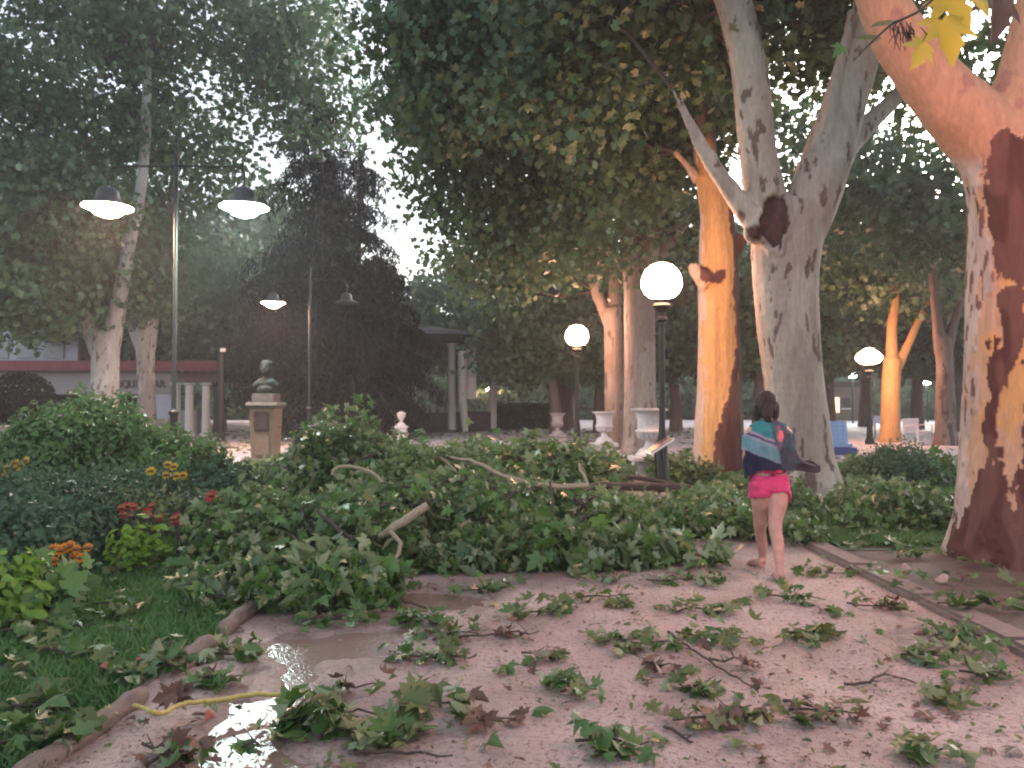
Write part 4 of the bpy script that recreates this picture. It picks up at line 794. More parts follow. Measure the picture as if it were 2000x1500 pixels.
    mb = MB(); ii = rng.permutation(m)[:max(8, m//7)]
    for i in ii: 
        q = Vector(c0[i]); b_ = Vector((cx+(q.x-cx)*.35, cy+(q.y-cy)*.35, max(.04, q.z*.45))); mb.tube([b_, (b_+q)/2+Vector((0, 0, .05*H)), q], [.012, .008, .003], 5)
    mb.build('twig', M_TWIG, e)['kind'] = 'stuff'; mb = MB()
    for i in rng.permutation(m)[:max(10, m//22)]:
        q = Vector(c0[i]); d = Vector((rng.normal()*.5, rng.normal()*.4, rng.uniform(.1, .7))).normalized()*rng.uniform(.12, .42)*min(1.2, .4+H); mb.tube([q-d*.5, q+Vector(rng.normal(size=3)*.02), q+d], [.009, .007, .002], 5)
    mb.build('bare_twig', random.choice([M_TWIG, M_TWIGP]), e)['kind'] = 'stuff'
    return e
W2 = lambda px, Y: X(px, Y)
mound((W2(640, 9.6), 9.6), (.80, .7), 1.12, 3000, 'upright leafy bough standing highest, just right of the bust pedestal', nparts=30, leafm=M_PILE)
mound((W2(790, 8.9), 9.0), (1.15, 1.1), .82, 4200, 'big fallen bough with bare arching stem, below the small stone pier', [([P(648, 925, 7.5), P(662, 911, 7.5), P(705, 915, 7.5), P(738, 932, 7.5), P(748, 950, 7.5)], [.014, .018, .018, .018, .02], M_TWIGP), ([P(744, 945, 7.5), P(800, 970, 7.4), P(860, 990, 7.3), P(930, 1012, 7.3)], [.022, .028, .028, .018]), ([P(880, 893, 8.2), P(930, 903, 8.0), P(985, 930, 7.9), P(1060, 948, 7.8), P(1150, 950, 7.8)], [.012, .020, .024, .028, .03], M_TWIGP), ([P(830, 950, 7.6), P(800, 1010, 7.3), P(812, 1060, 7.1)], [.014, .014, .008])], nparts=60)
mound((W2(560, 7.3), 7.4), (.95, .95), .36, 3000, 'leafy bough spilling over the lawn edge on the left of the heap', nparts=70)
mound((W2(760, 6.9), 7.3), (.95, .75), .50, 2600, 'front bough of the heap with pale splintered stem end', [([P(735, 1050, 6.4), P(760, 1036, 6.4), P(790, 1016, 6.4), P(836, 986, 6.45)], [.022, .034, .038, .034], M_TWIGP), ([P(760, 1038, 6.35), P(782, 1062, 6.3), P(768, 1095, 6.2), P(735, 1112, 6.1), P(716, 1138, 6.0)], [.020, .020, .016, .012, .005], M_TWIGP), ([P(768, 1098, 6.2), P(745, 1125, 6.1), P(760, 1136, 6.05)], [.012, .009, .004], M_TWIGP), ([P(620, 1000, 6.7), P(690, 1050, 6.4), P(740, 1048, 6.4)], [.014, .02, .024]), ([P(560, 1040, 6.4), P(610, 1070, 6.2), P(680, 1075, 6.2)], [.006, .012, .014])], nparts=90)
mound((W2(955, 7.5), 7.7), (1.0, .95), .54, 3200, 'dense leafy bough in the middle of the heap, behind the path puddle', [([P(880, 1050, 6.9), P(950, 1010, 6.9), P(1010, 960, 7.0)], [.012, .018, .014]), ([P(1075, 940, 7.0), P(1080, 1000, 6.85), P(1060, 1050, 6.8)], [.01, .014, .006])], nparts=90)
mound((W2(1105, 8.0), 8.2), (.85, 1.1), .42, 2800, 'leafy bough right of the middle of the heap, below the white urns', [([P(1130, 905, 8.6), P(1150, 960, 8.3), P(1135, 1010, 8)], [.014, .018, .01], M_TWIGP)], nparts=70)
mound((W2(1000, 12.2), 12.2), (1.7, 1.3), .55, 2600, 'farther fallen bough reaching toward the bandstand plaza', [([P(850, 880, 12), P(930, 900, 11.8), P(1010, 930, 11.5)], [.02, .03, .02])], lsize=.15, nparts=15)
mound((W2(810, 11.6), 11.6), (1.5, 1.2), .50, 2400, 'fallen bough behind the arching bare stem, left of the farther one', lsize=.15, nparts=15)
mound((W2(1120, 11.4), 11.4), (.65, .9), .56, 1700, 'bough heaped against the pedestal of the nearer white urn', lsize=.14, nparts=15)
mound((W2(1375, 8.3), 8.4), (1.05, .85), .22, 2600, 'low flattened bough in front of the orange stripped trunk', nparts=50)
mound((W2(1325, 12.8), 13.2), (.6, .6), .40, 800, 'small bough at the foot of the tall globe lamp', nparts=10)
mound((W2(580, 10.8), 11.2), (.8, .8), .42, 1300, 'bough lying on the grass in front of the bust pedestal', nparts=12, lsize=.14)
mound((W2(1740, 8.6), 8.7), (.75, .75), .34, 1500, 'low bough on the grass between the grey trunk and the torn red trunk', nparts=30)
mound((W2(1770, 13.0), 13.0), (1.0, .9), .42, 1500, 'bough on the grass in front of the white bench', nparts=10, lsize=.14)
mound((W2(1660, 11.0), 11.0), (.7, .5), .16, 500, 'thin scatter of twigs beside the foot of the grey trunk', nparts=12)
mound((W2(590, 5.45), 5.5), (.62, .34), .15, 900, 'flat leafy twig heap along the edge of the large puddle', nparts=50, lsize=.12)
mound((W2(1080, 6.4), 6.6), (1.15, .26), .20, 1200, 'fringe of leafy twigs in front of the heap on the sand', nparts=60, lsize=.12)
mound((W2(1490, 10.0), 10.4), (.6, .7), .3, 900, 'bough against the foot of the orange stripped trunk', nparts=15)
mound((W2(690, 14), 14.2), (2.0, 1.0), .28, 1300, 'far strip of fallen leaves left of the small stone pier', nparts=6, lsize=.15)
mound((W2(1050, 15.5), 16), (1.8, 1.0), .40, 1300, 'far strip of fallen leaves in front of the far grey urn', nparts=6, lsize=.15)
e = empty('fallen_limb', (W2(1300, 10.4), 10.4, 0), 'long bare brown limb lying across the path below the white urns', 'branch')
p, rd = catmull([P(1120, 948, 9.6), P(1195, 950, 9.9), P(1260, 951, 10.2), P(1330, 955, 10.4), P(1405, 968, 10.2), P(1500, 985, 10)], [.04, .05, .06, .062, .055, .02], .1); MB().tube([q+Vector(rng.normal(size=3)*.008) for q in p], rd, 10).build('wood', M_TWIG, e, True)
p, rd = catmull([P(1200, 930, 11.2), P(1260, 935, 11.1), P(1330, 948, 10.8)], [.02, .035, .02], .1); MB().tube(p, rd, 8).build('side_shoot', M_TWIG, e, True)
e = empty('bare_bough', (W2(420, 3.7), 3.7, 0), 'thin yellow green stem lying from the thick log across to the puddle', 'branch')
p, rd = catmull([G(262, 1376, .10), G(300, 1392, .10), G(325, 1392, .08), G(350, 1376, .09), G(420, 1368, .07), (G(500, 1356, .06)), G(565, 1358, .05)], [.008, .010, .011, .010, .011, .011, .009], .025); MB().tube([q+Vector(rng.normal(size=3)*.0022) for q in p], rd, 8).build('stem', M_TWIGY, e, True)
for k in range(4): put_leaf(e, G(325+k*9, 1360-k*3, .10), (random.uniform(-.6, .6), -1, .5), .09, 'd')

# ------------------------------------------------------------------ twig clumps on the sand and the lawn: every leaf a part
def clump(px, py, w, nl, label, kinds='gggb', grass=0, stem=True, lsz=.075, tall=.035):
    c = G(px, py); W_ = w/F*c.y/2; e = empty('fallen_twig', (c.x, c.y, grass), label, 'twig', 'leafy twigs scattered by the storm'); a0 = random.uniform(-.5, .5); d = Vector((math.cos(a0), math.sin(a0)*.8, 0))
    if stem:
        mb = MB(); pts = [c+d*W_*s+Vector((0, random.uniform(-.02, .02), .02+grass+random.uniform(0, tall*.6))) for s in (-1.15, -.6, -.1, .4, .9)]; mb.tube(catmull(pts, [1]*5, .05)[0], list(np.linspace(.007, .003, len(catmull(pts, [1]*5, .05)[0]))), 6); mb.build('stem', M_TWIG, e, True)
        mb = MB()
        for q in range(3): s = pts[random.randrange(1, 4)]; mb.tube([s, s+Vector((random.uniform(-.1, .1), random.uniform(-.12, .12), random.uniform(0, .05)))], [.004, .002], 5)
        mb.build('side_twig', M_TWIG, e)['kind'] = 'stuff'
    nl = int(nl*1.5); hub = [(random.uniform(-1.1, 1), random.gauss(0, .45), random.uniform(.1, .4)) for _ in range(3+nl//9)]
    if 560 < px < 860 and 1370 < py < 1460: lsz = .105
    for k in range(nl):
        h = random.choice(hub); q = c+d*W_*(h[0]+random.gauss(0, h[2]))+Vector((random.gauss(0, .02), W_*(h[1]+random.gauss(0, h[2])), grass+.022+abs(random.gauss(0, tall))*random.choice((.3, .6, 1.5))))
        put_leaf(e, q, (random.gauss(0, .45), random.gauss(-.15, .45), random.choice((1, 1, 1, -1))), lsz*random.uniform(.45, 1.3), kinds)
CL = [(1120, 1350, 110, 18, 'bright green leafy twig alone on the pink sand, below centre', 'g'), (1330, 1140, 120, 26, 'leafy twig heap on the sand left of the child feet', 'g'), (1385, 1195, 130, 24, 'green twig heap below the one left of the child feet', 'gb'), (1255, 1265, 150, 26, 'broad leafy twig at the centre right of the sandy path', 'ggb'), (1400, 1250, 140, 24, 'leafy twig touching the right end of the broad central twig', 'ggb'),
      (1555, 1175, 120, 26, 'dark green twig heap just below the child', 'g'), (1600, 1245, 110, 24, 'yellowish green twig heap lower right of the child', 'gbb'), (1062, 1203, 90, 20, 'olive green twig with upright tip in the middle of the path', 'gb'), (945, 1158, 120, 22, 'dark flat twig at the edge of the fallen heap', 'g'), (825, 1215, 80, 24, 'upright clump of leaves left of the purple brown stem', 'g'),
      (815, 1292, 70, 16, 'small clump below the upright one by the puddle', 'g'), (612, 1405, 120, 34, 'large near clump of big leaves at the puddle edge', 'g'), (745, 1440, 170, 30, 'leafy twig with forked stem at the bottom centre left', 'ggb'), (845, 1385, 110, 12, 'sparse twig with two cupped leaves left of bottom centre', 'gb'), (1375, 1352, 80, 16, 'compact olive clump above the pale leaf scatter', 'gb'),
      (1410, 1415, 170, 22, 'long scatter of pale crumpled leaves near the bottom', 'bdb'), (1205, 1462, 140, 20, 'dark green clump at the very bottom right of centre', 'g'), (1875, 1375, 110, 16, 'pale green bunch with one upright leaf, lower right', 'bbg'), (1830, 1292, 120, 22, 'flat green clump on the sand in front of the kerb', 'g'), (1880, 1250, 150, 34, 'dark leafy twig leaning on the kerb', 'g'),
      (1925, 1325, 90, 14, 'clump of curled leaves at the right edge of the sand', 'gb'), (1720, 1192, 110, 16, 'brownish twig beside the kerb, right of the child', 'bdg'), (1640, 1125, 110, 18, 'small twig heap right beside the child feet', 'gb'), (1815, 1480, 120, 18, 'bright green clump at the bottom right corner', 'gb'), (700, 1352, 90, 10, 'small brown tipped twig right of the yellow stem', 'gd'),
      (1190, 1172, 110, 14, 'thin twig on the sand in front of the heap, right part', 'gb'), (1610, 1400, 120, 14, 'pale twig with torn leaves below right of centre', 'bdg'), (1015, 1245, 90, 6, 'purple brown stem with a few dry leaves', 'd'), (905, 1292, 60, 9, 'tiny clump right of the small one by the puddle', 'gb'), (1295, 1310, 60, 5, 'curled dark red dry leaves at path centre right', 'd'),
      (1070, 1288, 90, 9, 'reddish dry leaf pair with green tip on the path', 'dgb'), (1150, 1130, 120, 14, 'flat twig on the sand touching the heap front', 'gb'), (890, 1245, 110, 14, 'grey green twig right of the upright clump', 'gb'), (500, 1470, 60, 4, 'few leaves floating at the bottom puddle edge', 'gd'), (1440, 1300, 90, 6, 'sparse brown twig below the broad central twigs', 'db'), (960, 1420, 110, 6, 'dry crumbled twig at bottom centre', 'dd'), (660, 1215, 120, 18, 'leafy twig on the far rim of the large puddle', 'g'), (460, 1285, 110, 24, 'leafy twig between the short edging log and the puddle', 'gb'), (430, 1335, 90, 18, 'leafy twig just above the yellow green stem', 'g'), (330, 1480, 110, 12, 'dry brown leaves against the nearest edging log', 'dg')]
for px, py, w, nl, lb, kd in CL: clump(px, py, w, nl, lb, kd)
for px, py, w, nl, lb in [(95, 1250, 210, 26, 'spread of plane leaves at the left edge of the lawn'), (225, 1205, 90, 9, 'pale large leaves on the lawn below the orange flowers'), (300, 1330, 120, 20, 'leaves on the lawn above the thick edging log'), (120, 1300, 120, 12, 'leaves on the lawn left of the terracotta shard'), (300, 1130, 130, 12, 'thin leaf trail in the middle of the lawn'), (420, 1090, 140, 16, 'leafy twig on the lawn toward the heap'), (90, 1410, 110, 9, 'few leaves in the near left lawn'), (420, 1190, 110, 9, 'leaf trail beside the farthest visible log'), (60, 1480, 150, 16, 'leaves in the bottom left corner of the lawn'), (1900, 1200, 120, 14, 'twig on the soil strip right of the kerb'), (1760, 1090, 120, 20, 'twig on the grass left of the torn trunk foot'), (1640, 1050, 120, 16, 'pale leaf trail on the grass right of the child')]:
    clump(px, py, w, nl, lb, 'ggggb', .05, True, .095, .035)
# single loose leaves
def scatter(n, x0, x1, y0, y1, z, kinds, label, group, lo, hi, avoid=None):
    for k in range(n):
        u = random.random()**1.5; y = y0+(y1-y0)*u; x = random.uniform(x0, x1)
        o = put_leaf(None, (x, y, z+random.uniform(0, .015)), (random.gauss(0, .35), random.gauss(-.1, .35), 1), random.uniform(lo, hi), kinds, 'fallen_leaf'); tag(o, label, 'leaf', group)
scatter(70, XL+.2, XR-.1, 2.9, 7, .025, 'dddb', 'small dry brown leaf lying loose on the pink sandy path', 'dry leaves on the sand', .03, .075)
scatter(40, XL+.2, XR-.1, 2.9, 7, .025, 'g', 'small green leaf lying loose on the pink sandy path', 'green leaves on the sand', .05, .10)
scatter(110, -5.5, XL-.1, 2.9, 9, .06, 'ggb', 'loose green plane leaf lying on the lawn left of the logs', 'loose leaves on the lawn', .07, .13)
scatter(60, XR+.4, 6.5, 5, 10, .06, 'gbd', 'loose leaf lying on the ground right of the kerb', 'loose leaves right of the kerb', .06, .12)
# crumbs and litter nobody could count
def litter(name, n, x0, x1, y0, y1, z, s0, s1, m, label, bias=1.4, tpl=T_OVA):
    u = rng.random(n)**bias; p = np.stack([rng.uniform(x0, x1, n), y0+(y1-y0)*u, np.full(n, z)], 1); k = vnoise(p*1.7, 9)*.7+vnoise(p*6, 4)*.5 > rng.uniform(.45, .72, n); p = p[k]; p[:, 2] += rng.uniform(0, .01, len(p)); N = rng.normal(size=(len(p), 3))*.35; N[:, 2] = 1
    o = link(name, leaves(name, p, rng.uniform(s0, s1, len(p)), N=N, tpl=tpl), m); tag(o, label, 'litter', kind='stuff')
litter('leaf_litter', 4200, XL, XR, 2.6, 9, .018, .006, .022, M_DRY, 'crumbs of bark and dry leaf over the sandy path')
litter('leaf_litter', 1800, XL, XR, 2.6, 9, .016, .012, .045, M_PILEB, 'torn bits of green leaf over the sandy path')
litter('leaf_litter', 900, XL, XR, 2.6, 9, .016, .012, .05, M_DRY, 'torn bits of brown leaf over the sandy path', tpl=T_MID)
litter('plaza_litter', 5200, -16, 10, 17.5, 40, .02, .06, .22, M_PILEB, 'leaves strewn in rows across the pale plaza', 1.2, T_MID)
litter('lawn_litter', 1500, -7, XL, 3, 13, .06, .03, .08, M_PILE, 'small torn leaves over the lawn', 1.2, T_MID); litter('lawn_litter', 2600, XR, 10, 5, 17, .06, .04, .10, M_PILE, 'small torn leaves among the right hand trunks', 1.2, T_MID)
# thin bare sticks on the sand
for pts_, lb in (([(845, 1250), (890, 1243), (950, 1240), (1000, 1235)], 'purple brown bare stem in the middle of the path'), ([(760, 1165), (815, 1182), (870, 1188), (905, 1152)], 'forked dark stick at the front of the heap'), ([(690, 1470), (760, 1468), (880, 1476)], 'reddish stick at the bottom centre left'), ([(1305, 1235), (1400, 1300), (1482, 1350)], 'slender long stick at the right of centre'), ([(1650, 1336), (1700, 1330), (1735, 1317), (1790, 1334)], 'thin dark stick on the bare sand at right'), ([(1530, 1365), (1580, 1378), (1622, 1384)], 'short dark stick above the torn pale twig'), ([(1300, 1418), (1340, 1442), (1355, 1450)], 'thick short stick near the bottom right of centre'), ([(290, 1492), (330, 1460), (365, 1445)], 'dark stick against the nearest log'), ([(620, 1440), (680, 1395), (700, 1385), (748, 1400)], 'bent twig arching behind the large near clump')):
    c = G(*pts_[1]); e = empty('stick', (c.x, c.y, 0), lb, 'stick', 'bare sticks on the sand'); pp = [G(a, b_, .018) for a, b_ in pts_]
    p, rd = catmull(pp, [.009]*len(pp), .04); MB().tube([q+Vector(rng.normal(size=3)*.003) for q in p], [.0085-.005*i/len(p) for i in range(len(p))], 6).build('wood', M_TWIG, e, True)
    for k in range(2): q = p[len(p)//(k+2)]; MB().tube([q, q+Vector((random.uniform(-.08, .08), random.uniform(-.08, .08), .02))], [.004, .002], 5).build('spur', M_TWIG, e)
# stones and shards
M_TERS = mat('terracotta shard', (.48, .13, .10), .7, scale=20, var=.15); M_STN = mat('pale stone chip', (.42, .33, .27), .85, bump=.4, scale=30)
def stone(px, py, w, h, m, label, z=.03, name='stone', cat='stone'):
    c = G(px, py, z); k = c.y/F; q = rng.normal(size=(14, 3)); q /= np.linalg.norm(q, axis=1, keepdims=True); q *= np.array([w*k/2, w*k*.35, h*k/2]); bm = bmesh.new(); [bm.verts.new(v) for v in q]; bmesh.ops.convex_hull(bm, input=bm.verts); bmesh.ops.bevel(bm, geom=bm.edges[:], offset=.002, affect='EDGES')
    me = bpy.data.meshes.new(name); bm.to_mesh(me); bm.free(); o = link(name, me, m); o.location = c; tag(o, label, cat)
stone(224, 1302, 56, 30, M_TERS, 'largest red terracotta shard lying on the lawn', .05, 'shard', 'shard'); stone(270, 1290, 24, 14, M_TERS, 'small red shard right of the largest one', .05, 'shard', 'shard'); stone(71, 1341, 14, 12, M_TERS, 'tiny red shard at the left of the lawn', .05, 'shard', 'shard'); stone(408, 1398, 22, 26, M_TERS, 'red shard right of the thick edging log', .04, 'shard', 'shard')
stone(1770, 1110, 20, 24, M_STN, 'pointed pale stone left of the torn trunk foot', .04); stone(1842, 1132, 32, 24, M_STN, 'pale stone in front of the torn trunk foot', .04); stone(1975, 1176, 22, 20, M_STN, 'pinkish stone on the soil at the right edge', .05); stone(1745, 1137, 16, 10, M_TWIG, 'small dark clod between the two pale stones', .03)

# ------------------------------------------------------------------ flower bed and bushes on the left
def bush(px, Y, r, H, n, label, m, ls=.06, tpl=T_OVA, name='bush', stems=14, upright=.6, z0=0.0):
    x = X(px, Y); e = empty(name, (x, Y, 0), label, 'bush', None); k = n//10; a = rng.uniform(0, 2*math.pi, k); rr = rng.uniform(0, 1, k)**.5
    cx = x+np.cos(a)*rr*r[0]; cy = Y+np.sin(a)*rr*r[1]; top = H*(1-.45*rr**2.5)*(.72+.5*fbm(np.stack([cx*2.4, cy*2.4, cx*0], 1), 2, 8)); cz = z0+(top-z0)*(1-rng.uniform(0, 1, k)**1.8*.9); c0 = np.stack([cx, cy, cz], 1)
    idx = np.repeat(np.arange(k), rng.integers(5, 16, k)); pts = c0[idx]+rng.normal(size=(len(idx), 3))*np.array([.06, .06, .085]); pts[:, 2] = np.abs(pts[:, 2])+.02
    N = np.stack([np.cos(a[idx])*rr[idx], np.sin(a[idx])*rr[idx], np.full(len(idx), .55)], 1)+rng.normal(size=(len(idx), 3))*.5; T = np.stack([np.cos(a[idx]), np.sin(a[idx]), np.full(len(idx), upright)], 1)+rng.normal(size=(len(idx), 3))*.6
    tint = np.clip(.1+.6*fbm(pts*2.6, 2, 5)+rng.normal(size=len(pts))*.15+.2*(pts[:, 2]/H-.5), 0, 1); link('foliage', leaves('foliage', pts, rng.uniform(.6, 1.3, len(pts))*ls, N=N, T=T, tpl=tpl, tint=tint), m, e)['kind'] = 'stuff'
    mb = MB()
    for i in rng.permutation(k)[:stems]: q = Vector(c0[i]); mb.tube([(x+(q.x-x)*.3, Y+(q.y-Y)*.3, 0), ((x*.4+q.x*.6), (Y*.4+q.y*.6), q.z*.55), q], [.012, .009, .004], 5)
    mb.build('stem', M_TWIG, e)['kind'] = 'stuff'; return e
bush(170, 10.2, (1.02, .9), 1.42, 9500, 'tall light green garden bush in front of the low forking plane tree', M_BUSH, .085)
bush(60, 10.0, (.5, .6), 1.02, 3000, 'green bush beside the terracotta garden wall', M_BUSH, .08)
bush(330, 9.8, (.75, .7), .92, 4600, 'rounded green bush at the foot of the near twin arm lamp', M_BUSH, .08)
bush(430, 9.6, (.65, .7), .55, 3000, 'low dark green planting left of the bust pedestal', M_BUSHD, .08)
bush(80, 7.4, (1.15, .8), .66, 8200, 'blue green feathery bush behind the orange flowers', M_BUSHD, .055)
bush(230, 8.2, (.8, .6), .62, 4200, 'dark green bush between the red flowers and the tall bush', M_BUSHD, .075)
bush(310, 7.3, (.6, .45), .42, 2600, 'brownish green rose bush carrying the red flowers', M_PILEB, .06)
bush(425, 7.6, (.55, .5), .42, 2200, 'low green foliage right of the red flowers', M_BUSHD, .08)
bush(20, 6.2, (.62, .42), .50, 3200, 'dark foliage mass at the left edge above the lime plant', M_BUSHD, .07)
bush(272, 6.35, (.17, .15), .30, 420, 'small lime green plant in the middle of the lawn edge', M_LIME, .075); bush(20, 4.75, (.26, .2), .30, 520, 'bright lime green plant at the left edge', M_LIME, .08)
bush(1745, 12.3, (.55, .45), .66, 3000, 'soft feathery shrub on the grass before the white bench', M_BUSHD, .05); bush(5, 5.0, (.5, .3), .22, 900, 'broad leaved plant at the left edge below the lime one', M_BUSH, .12, T_BIG)
M_FY = mat('yellow petal', (.62, .42, .04), .5, var=.15); M_FO = mat('orange petal', (.75, .28, .015), .5, var=.15); M_FR = mat('crimson petal', (.45, .02, .04), .5, var=.25); M_FC = mat('flower heart', (.20, .08, .02), .7)
def flowers(c_list, Y, size, m, label, npet, name='flower_cluster', par_h=.0):
    c = P(*c_list[0], Y); e = empty(name, (c.x, Y, 0), label, 'flower')
    for px, py in c_list:
        p = P(px, py, Y+random.uniform(-.12, .12)); nn = Vector((random.gauss(0, .3), -1, random.uniform(.2, .9))).normalized(); t = nn.orthogonal().normalized(); b_ = nn.cross(t); s = size*random.uniform(.8, 1.15); bm = bmesh.new()
        for lay, (n_, L, lift) in enumerate(((npet, 1, .15), (npet-2, .72, .4), (5, .4, .7))):
            for k in range(n_):
                a = 2*math.pi*k/n_+lay*.35+random.uniform(-.1, .1); d = t*math.cos(a)+b_*math.sin(a); w = nn.cross(d)
                vs = [bm.verts.new(p+d*s*L*u+w*s*v*L+nn*s*(lift*u+.1*lay)) for u, v in ((.1, -.05), (.6, -.2), (.95, -.12), (1.0, .0), (.95, .12), (.6, .2), (.1, .05))]; bm.faces.new(vs)
        me = bpy.data.meshes.new('flower'); bm.to_mesh(me); bm.free(); f = link('flower', me, m, e); MB().lathe([(.02, -.012), (.035, 0), (.02, .012)], p+nn*s*.25, 8).build('heart', M_FC, f)
        MB().tube([p, (p.x+.02, p.y+.05, max(0.02, p.z-.3))], [.004, .005], 5).build('stalk', M_TWIG, e)
flowers([(105, 1072), (118, 1075), (138, 1066), (150, 1072), (172, 1070), (160, 1090), (147, 1088), (104, 1096), (128, 1070)], 5.7, .042, M_FO, 'cluster of bright orange marigold flowers at the left', 10)
flowers([(295, 921), (328, 908), (340, 912), (325, 928), (345, 930), (358, 929)], 7.9, .05, M_FY, 'yellow flowers right of the tall green bush', 9)
flowers([(15, 915), (30, 905), (50, 900), (20, 928), (38, 922), (8, 932), (28, 940)], 8.0, .055, M_FY, 'yellow flowers at the left edge beside the garden wall', 9)
flowers([(238, 992), (250, 988), (262, 990), (240, 1005), (255, 1008), (297, 988), (303, 1010), (312, 1012), (340, 1013), (346, 1008), (343, 1020), (290, 1006), (286, 1000)], 6.6, .038, M_FR, 'crimson flowers of the rose bush', 8); flowers([(414, 968), (409, 972)], 7.1, .05, M_FR, 'single crimson bloom right of the others', 8)
bush(120, 7.0, (.75, .4), .40, 2600, 'dark low plants around the orange flowers', M_BUSHD, .07)

# ------------------------------------------------------------------ the walking child
M_SKIN = mat('skin', (.52, .28, .23), .5, bump=.08, scale=14, var=.16); M_HAIR = mat('dark brown hair', (.022, .012, .012), .45, bump=.8, scale=30, stretch=(6, 6, .5), var=.5); M_PINK = mat('hot pink cotton', (.62, .045, .17), .8, bump=.2, scale=50, var=.1)
pe = empty('person', (P(1504, 900, 6.2).x, 6.2, 0), 'barefoot child walking away in pink shorts with striped towel round the shoulders', 'person')
def Q(px, py, Y): return P(px, py, Y)
def tb(*a): return ([q[0] for q in a], [q[1] for q in a])
hl = P(1486, 1098, 6.50); hr = P(1522, 1124, 6.02)
body = [tb((Q(1488, 948, 6.2), .082), (Q(1489, 900, 6.2), .078), (Q(1486, 862, 6.2), .085), (Q(1480, 838, 6.2), .06)), tb((Q(1518, 948, 6.2), .082), (Q(1516, 900, 6.2), .078), (Q(1519, 862, 6.2), .085), (Q(1524, 838, 6.2), .06)),
        tb((Q(1502, 850, 6.2), .07), (Q(1499, 828, 6.2), .045), (Q(1497, 812, 6.22), .042), (Q(1496, 800, 6.24), .05)), ('ell', Q(1496, 790, 6.25), (.074, .088, .098)), ('ell', Q(1495, 798, 6.325), (.012, .02, .018)), ('ell', Q(1478, 793, 6.24), (.009, .018, .026)), ('ell', Q(1515, 793, 6.24), (.009, .018, .026)),
        tb((Q(1487, 946, 6.2), .088), (Q(1486, 975, 6.22), .078), (Q(1484, 1015, 6.30), .053), (Q(1485, 1040, 6.38), .046), (Q(1488, 1062, 6.44), .044), (Q(1490, 1088, 6.50), .030)), tb((Q(1519, 946, 6.2), .088), (Q(1519, 978, 6.16), .078), (Q(1514, 1025, 6.12), .053), (Q(1518, 1055, 6.08), .048), (Q(1521, 1082, 6.03), .042), (Q(1522, 1110, 6.0), .030)),
        tb((Vector((hl.x+.01, 6.47, .045)), .034), (Vector((hl.x-.03, 6.55, .04)), .032), (Vector((hl.x-.06, 6.62, .025)), .024)), tb((Vector((hr.x, 5.97, .036)), .034), (Vector((hr.x, 6.06, .04)), .032), (Vector((hr.x+.01, 6.15, .025)), .024)),
        tb((Q(1490, 1086, 6.50), .032), (Vector((hl.x+.005, 6.485, .05)), .034)), tb((Q(1522, 1106, 6.0), .032), (Vector((hr.x, 5.985, .05)), .034)),
        tb((Q(1478, 838, 6.2), .05), (Q(1465, 848, 6.2), .045), (Q(1458, 885, 6.17), .034), (Q(1461, 905, 6.22), .032), (Q(1474, 890, 6.36), .024), (Q(1482, 876, 6.42), .020)), tb((Q(1524, 838, 6.2), .05), (Q(1537, 848, 6.2), .045), (Q(1545, 885, 6.17), .034), (Q(1541, 905, 6.22), .032), (Q(1525, 890, 6.36), .024), (Q(1514, 876, 6.42), .020))]
for k in range(5):
    body.append(tb((Vector((hl.x-.052-.011*(k-2), 6.62-.004*k, .022)), .0105), (Vector((hl.x-.064-.012*(k-2), 6.65-.007*k, .014)), .0085))); body.append(tb((Vector((hr.x+.01+.012*(k-2), 6.15, .022)), .0105), (Vector((hr.x+.012+.013*(k-2), 6.185-.006*k, .014)), .0085)))
for sx, h in ((1, Q(1482, 876, 6.42)), (-1, Q(1514, 876, 6.42))):
    body.append(tb((h, .02), (h+Vector((sx*.03, .02, .02)), .022)))
    for k in range(4): f = h+Vector((sx*.035, .03-.0*k, .035-.018*k)); body.append(tb((f, .009), (f+Vector((sx*.025, .012, .004)), .0085), (f+Vector((sx*.040, -.004, .0)), .0075), (f+Vector((sx*.030, -.020, -.002)), .0065)))
    body.append(tb((h+Vector((sx*.012, .0, .03)), .010), (h+Vector((sx*.03, -.01, .05)), .009), (h+Vector((sx*.045, -.012, .045)), .007)))
fuse('body', body, .0065, M_SKIN, pe, 4, n=12)
fuse('shorts', [tb((Q(1487, 928, 6.2), .086), (Q(1486, 950, 6.2), .097), (Q(1485, 968, 6.21), .098), (Q(1485, 972, 6.21), .095)), tb((Q(1518, 928, 6.2), .086), (Q(1519, 950, 6.19), .099), (Q(1521, 968, 6.18), .099), (Q(1521, 972, 6.17), .095)), tb((Q(1502, 930, 6.2), .085), (Q(1502, 958, 6.19), .085))], .009, M_PINK, pe, 3,
     disp=lambda V: (fbm(V*np.array([14, 14, 30]), 2, 4)-.5)*.014)
fuse('swim_top', [tb((Q(1490, 925, 6.2), .083), (Q(1490, 880, 6.2), .084), (Q(1484, 845, 6.2), .068)), tb((Q(1516, 925, 6.2), .083), (Q(1516, 880, 6.2), .084), (Q(1520, 845, 6.2), .068)), ([Q(1515, 915, 6.13), Q(1518, 926, 6.115)], [.045, .04])], .01, M_PINK, pe, 3)
fuse('hair', [('ell', Q(1497, 786, 6.235), (.086, .096, .098)), ('ell', Q(1498, 798, 6.20), (.078, .07, .085)), tb((Q(1480, 790, 6.23), .03), (Q(1478, 812, 6.22), .026), (Q(1482, 824, 6.2), .014)), tb((Q(1514, 790, 6.22), .03), (Q(1516, 812, 6.2), .024), (Q(1512, 822, 6.18), .012)), tb((Q(1497, 800, 6.17), .05), (Q(1499, 815, 6.14), .035), (Q(1502, 826, 6.13), .014))], .0065, M_HAIR, pe, 3,
     disp=lambda V: (fbm(V*np.array([90, 90, 9]), 2, 4)-.5)*.016)
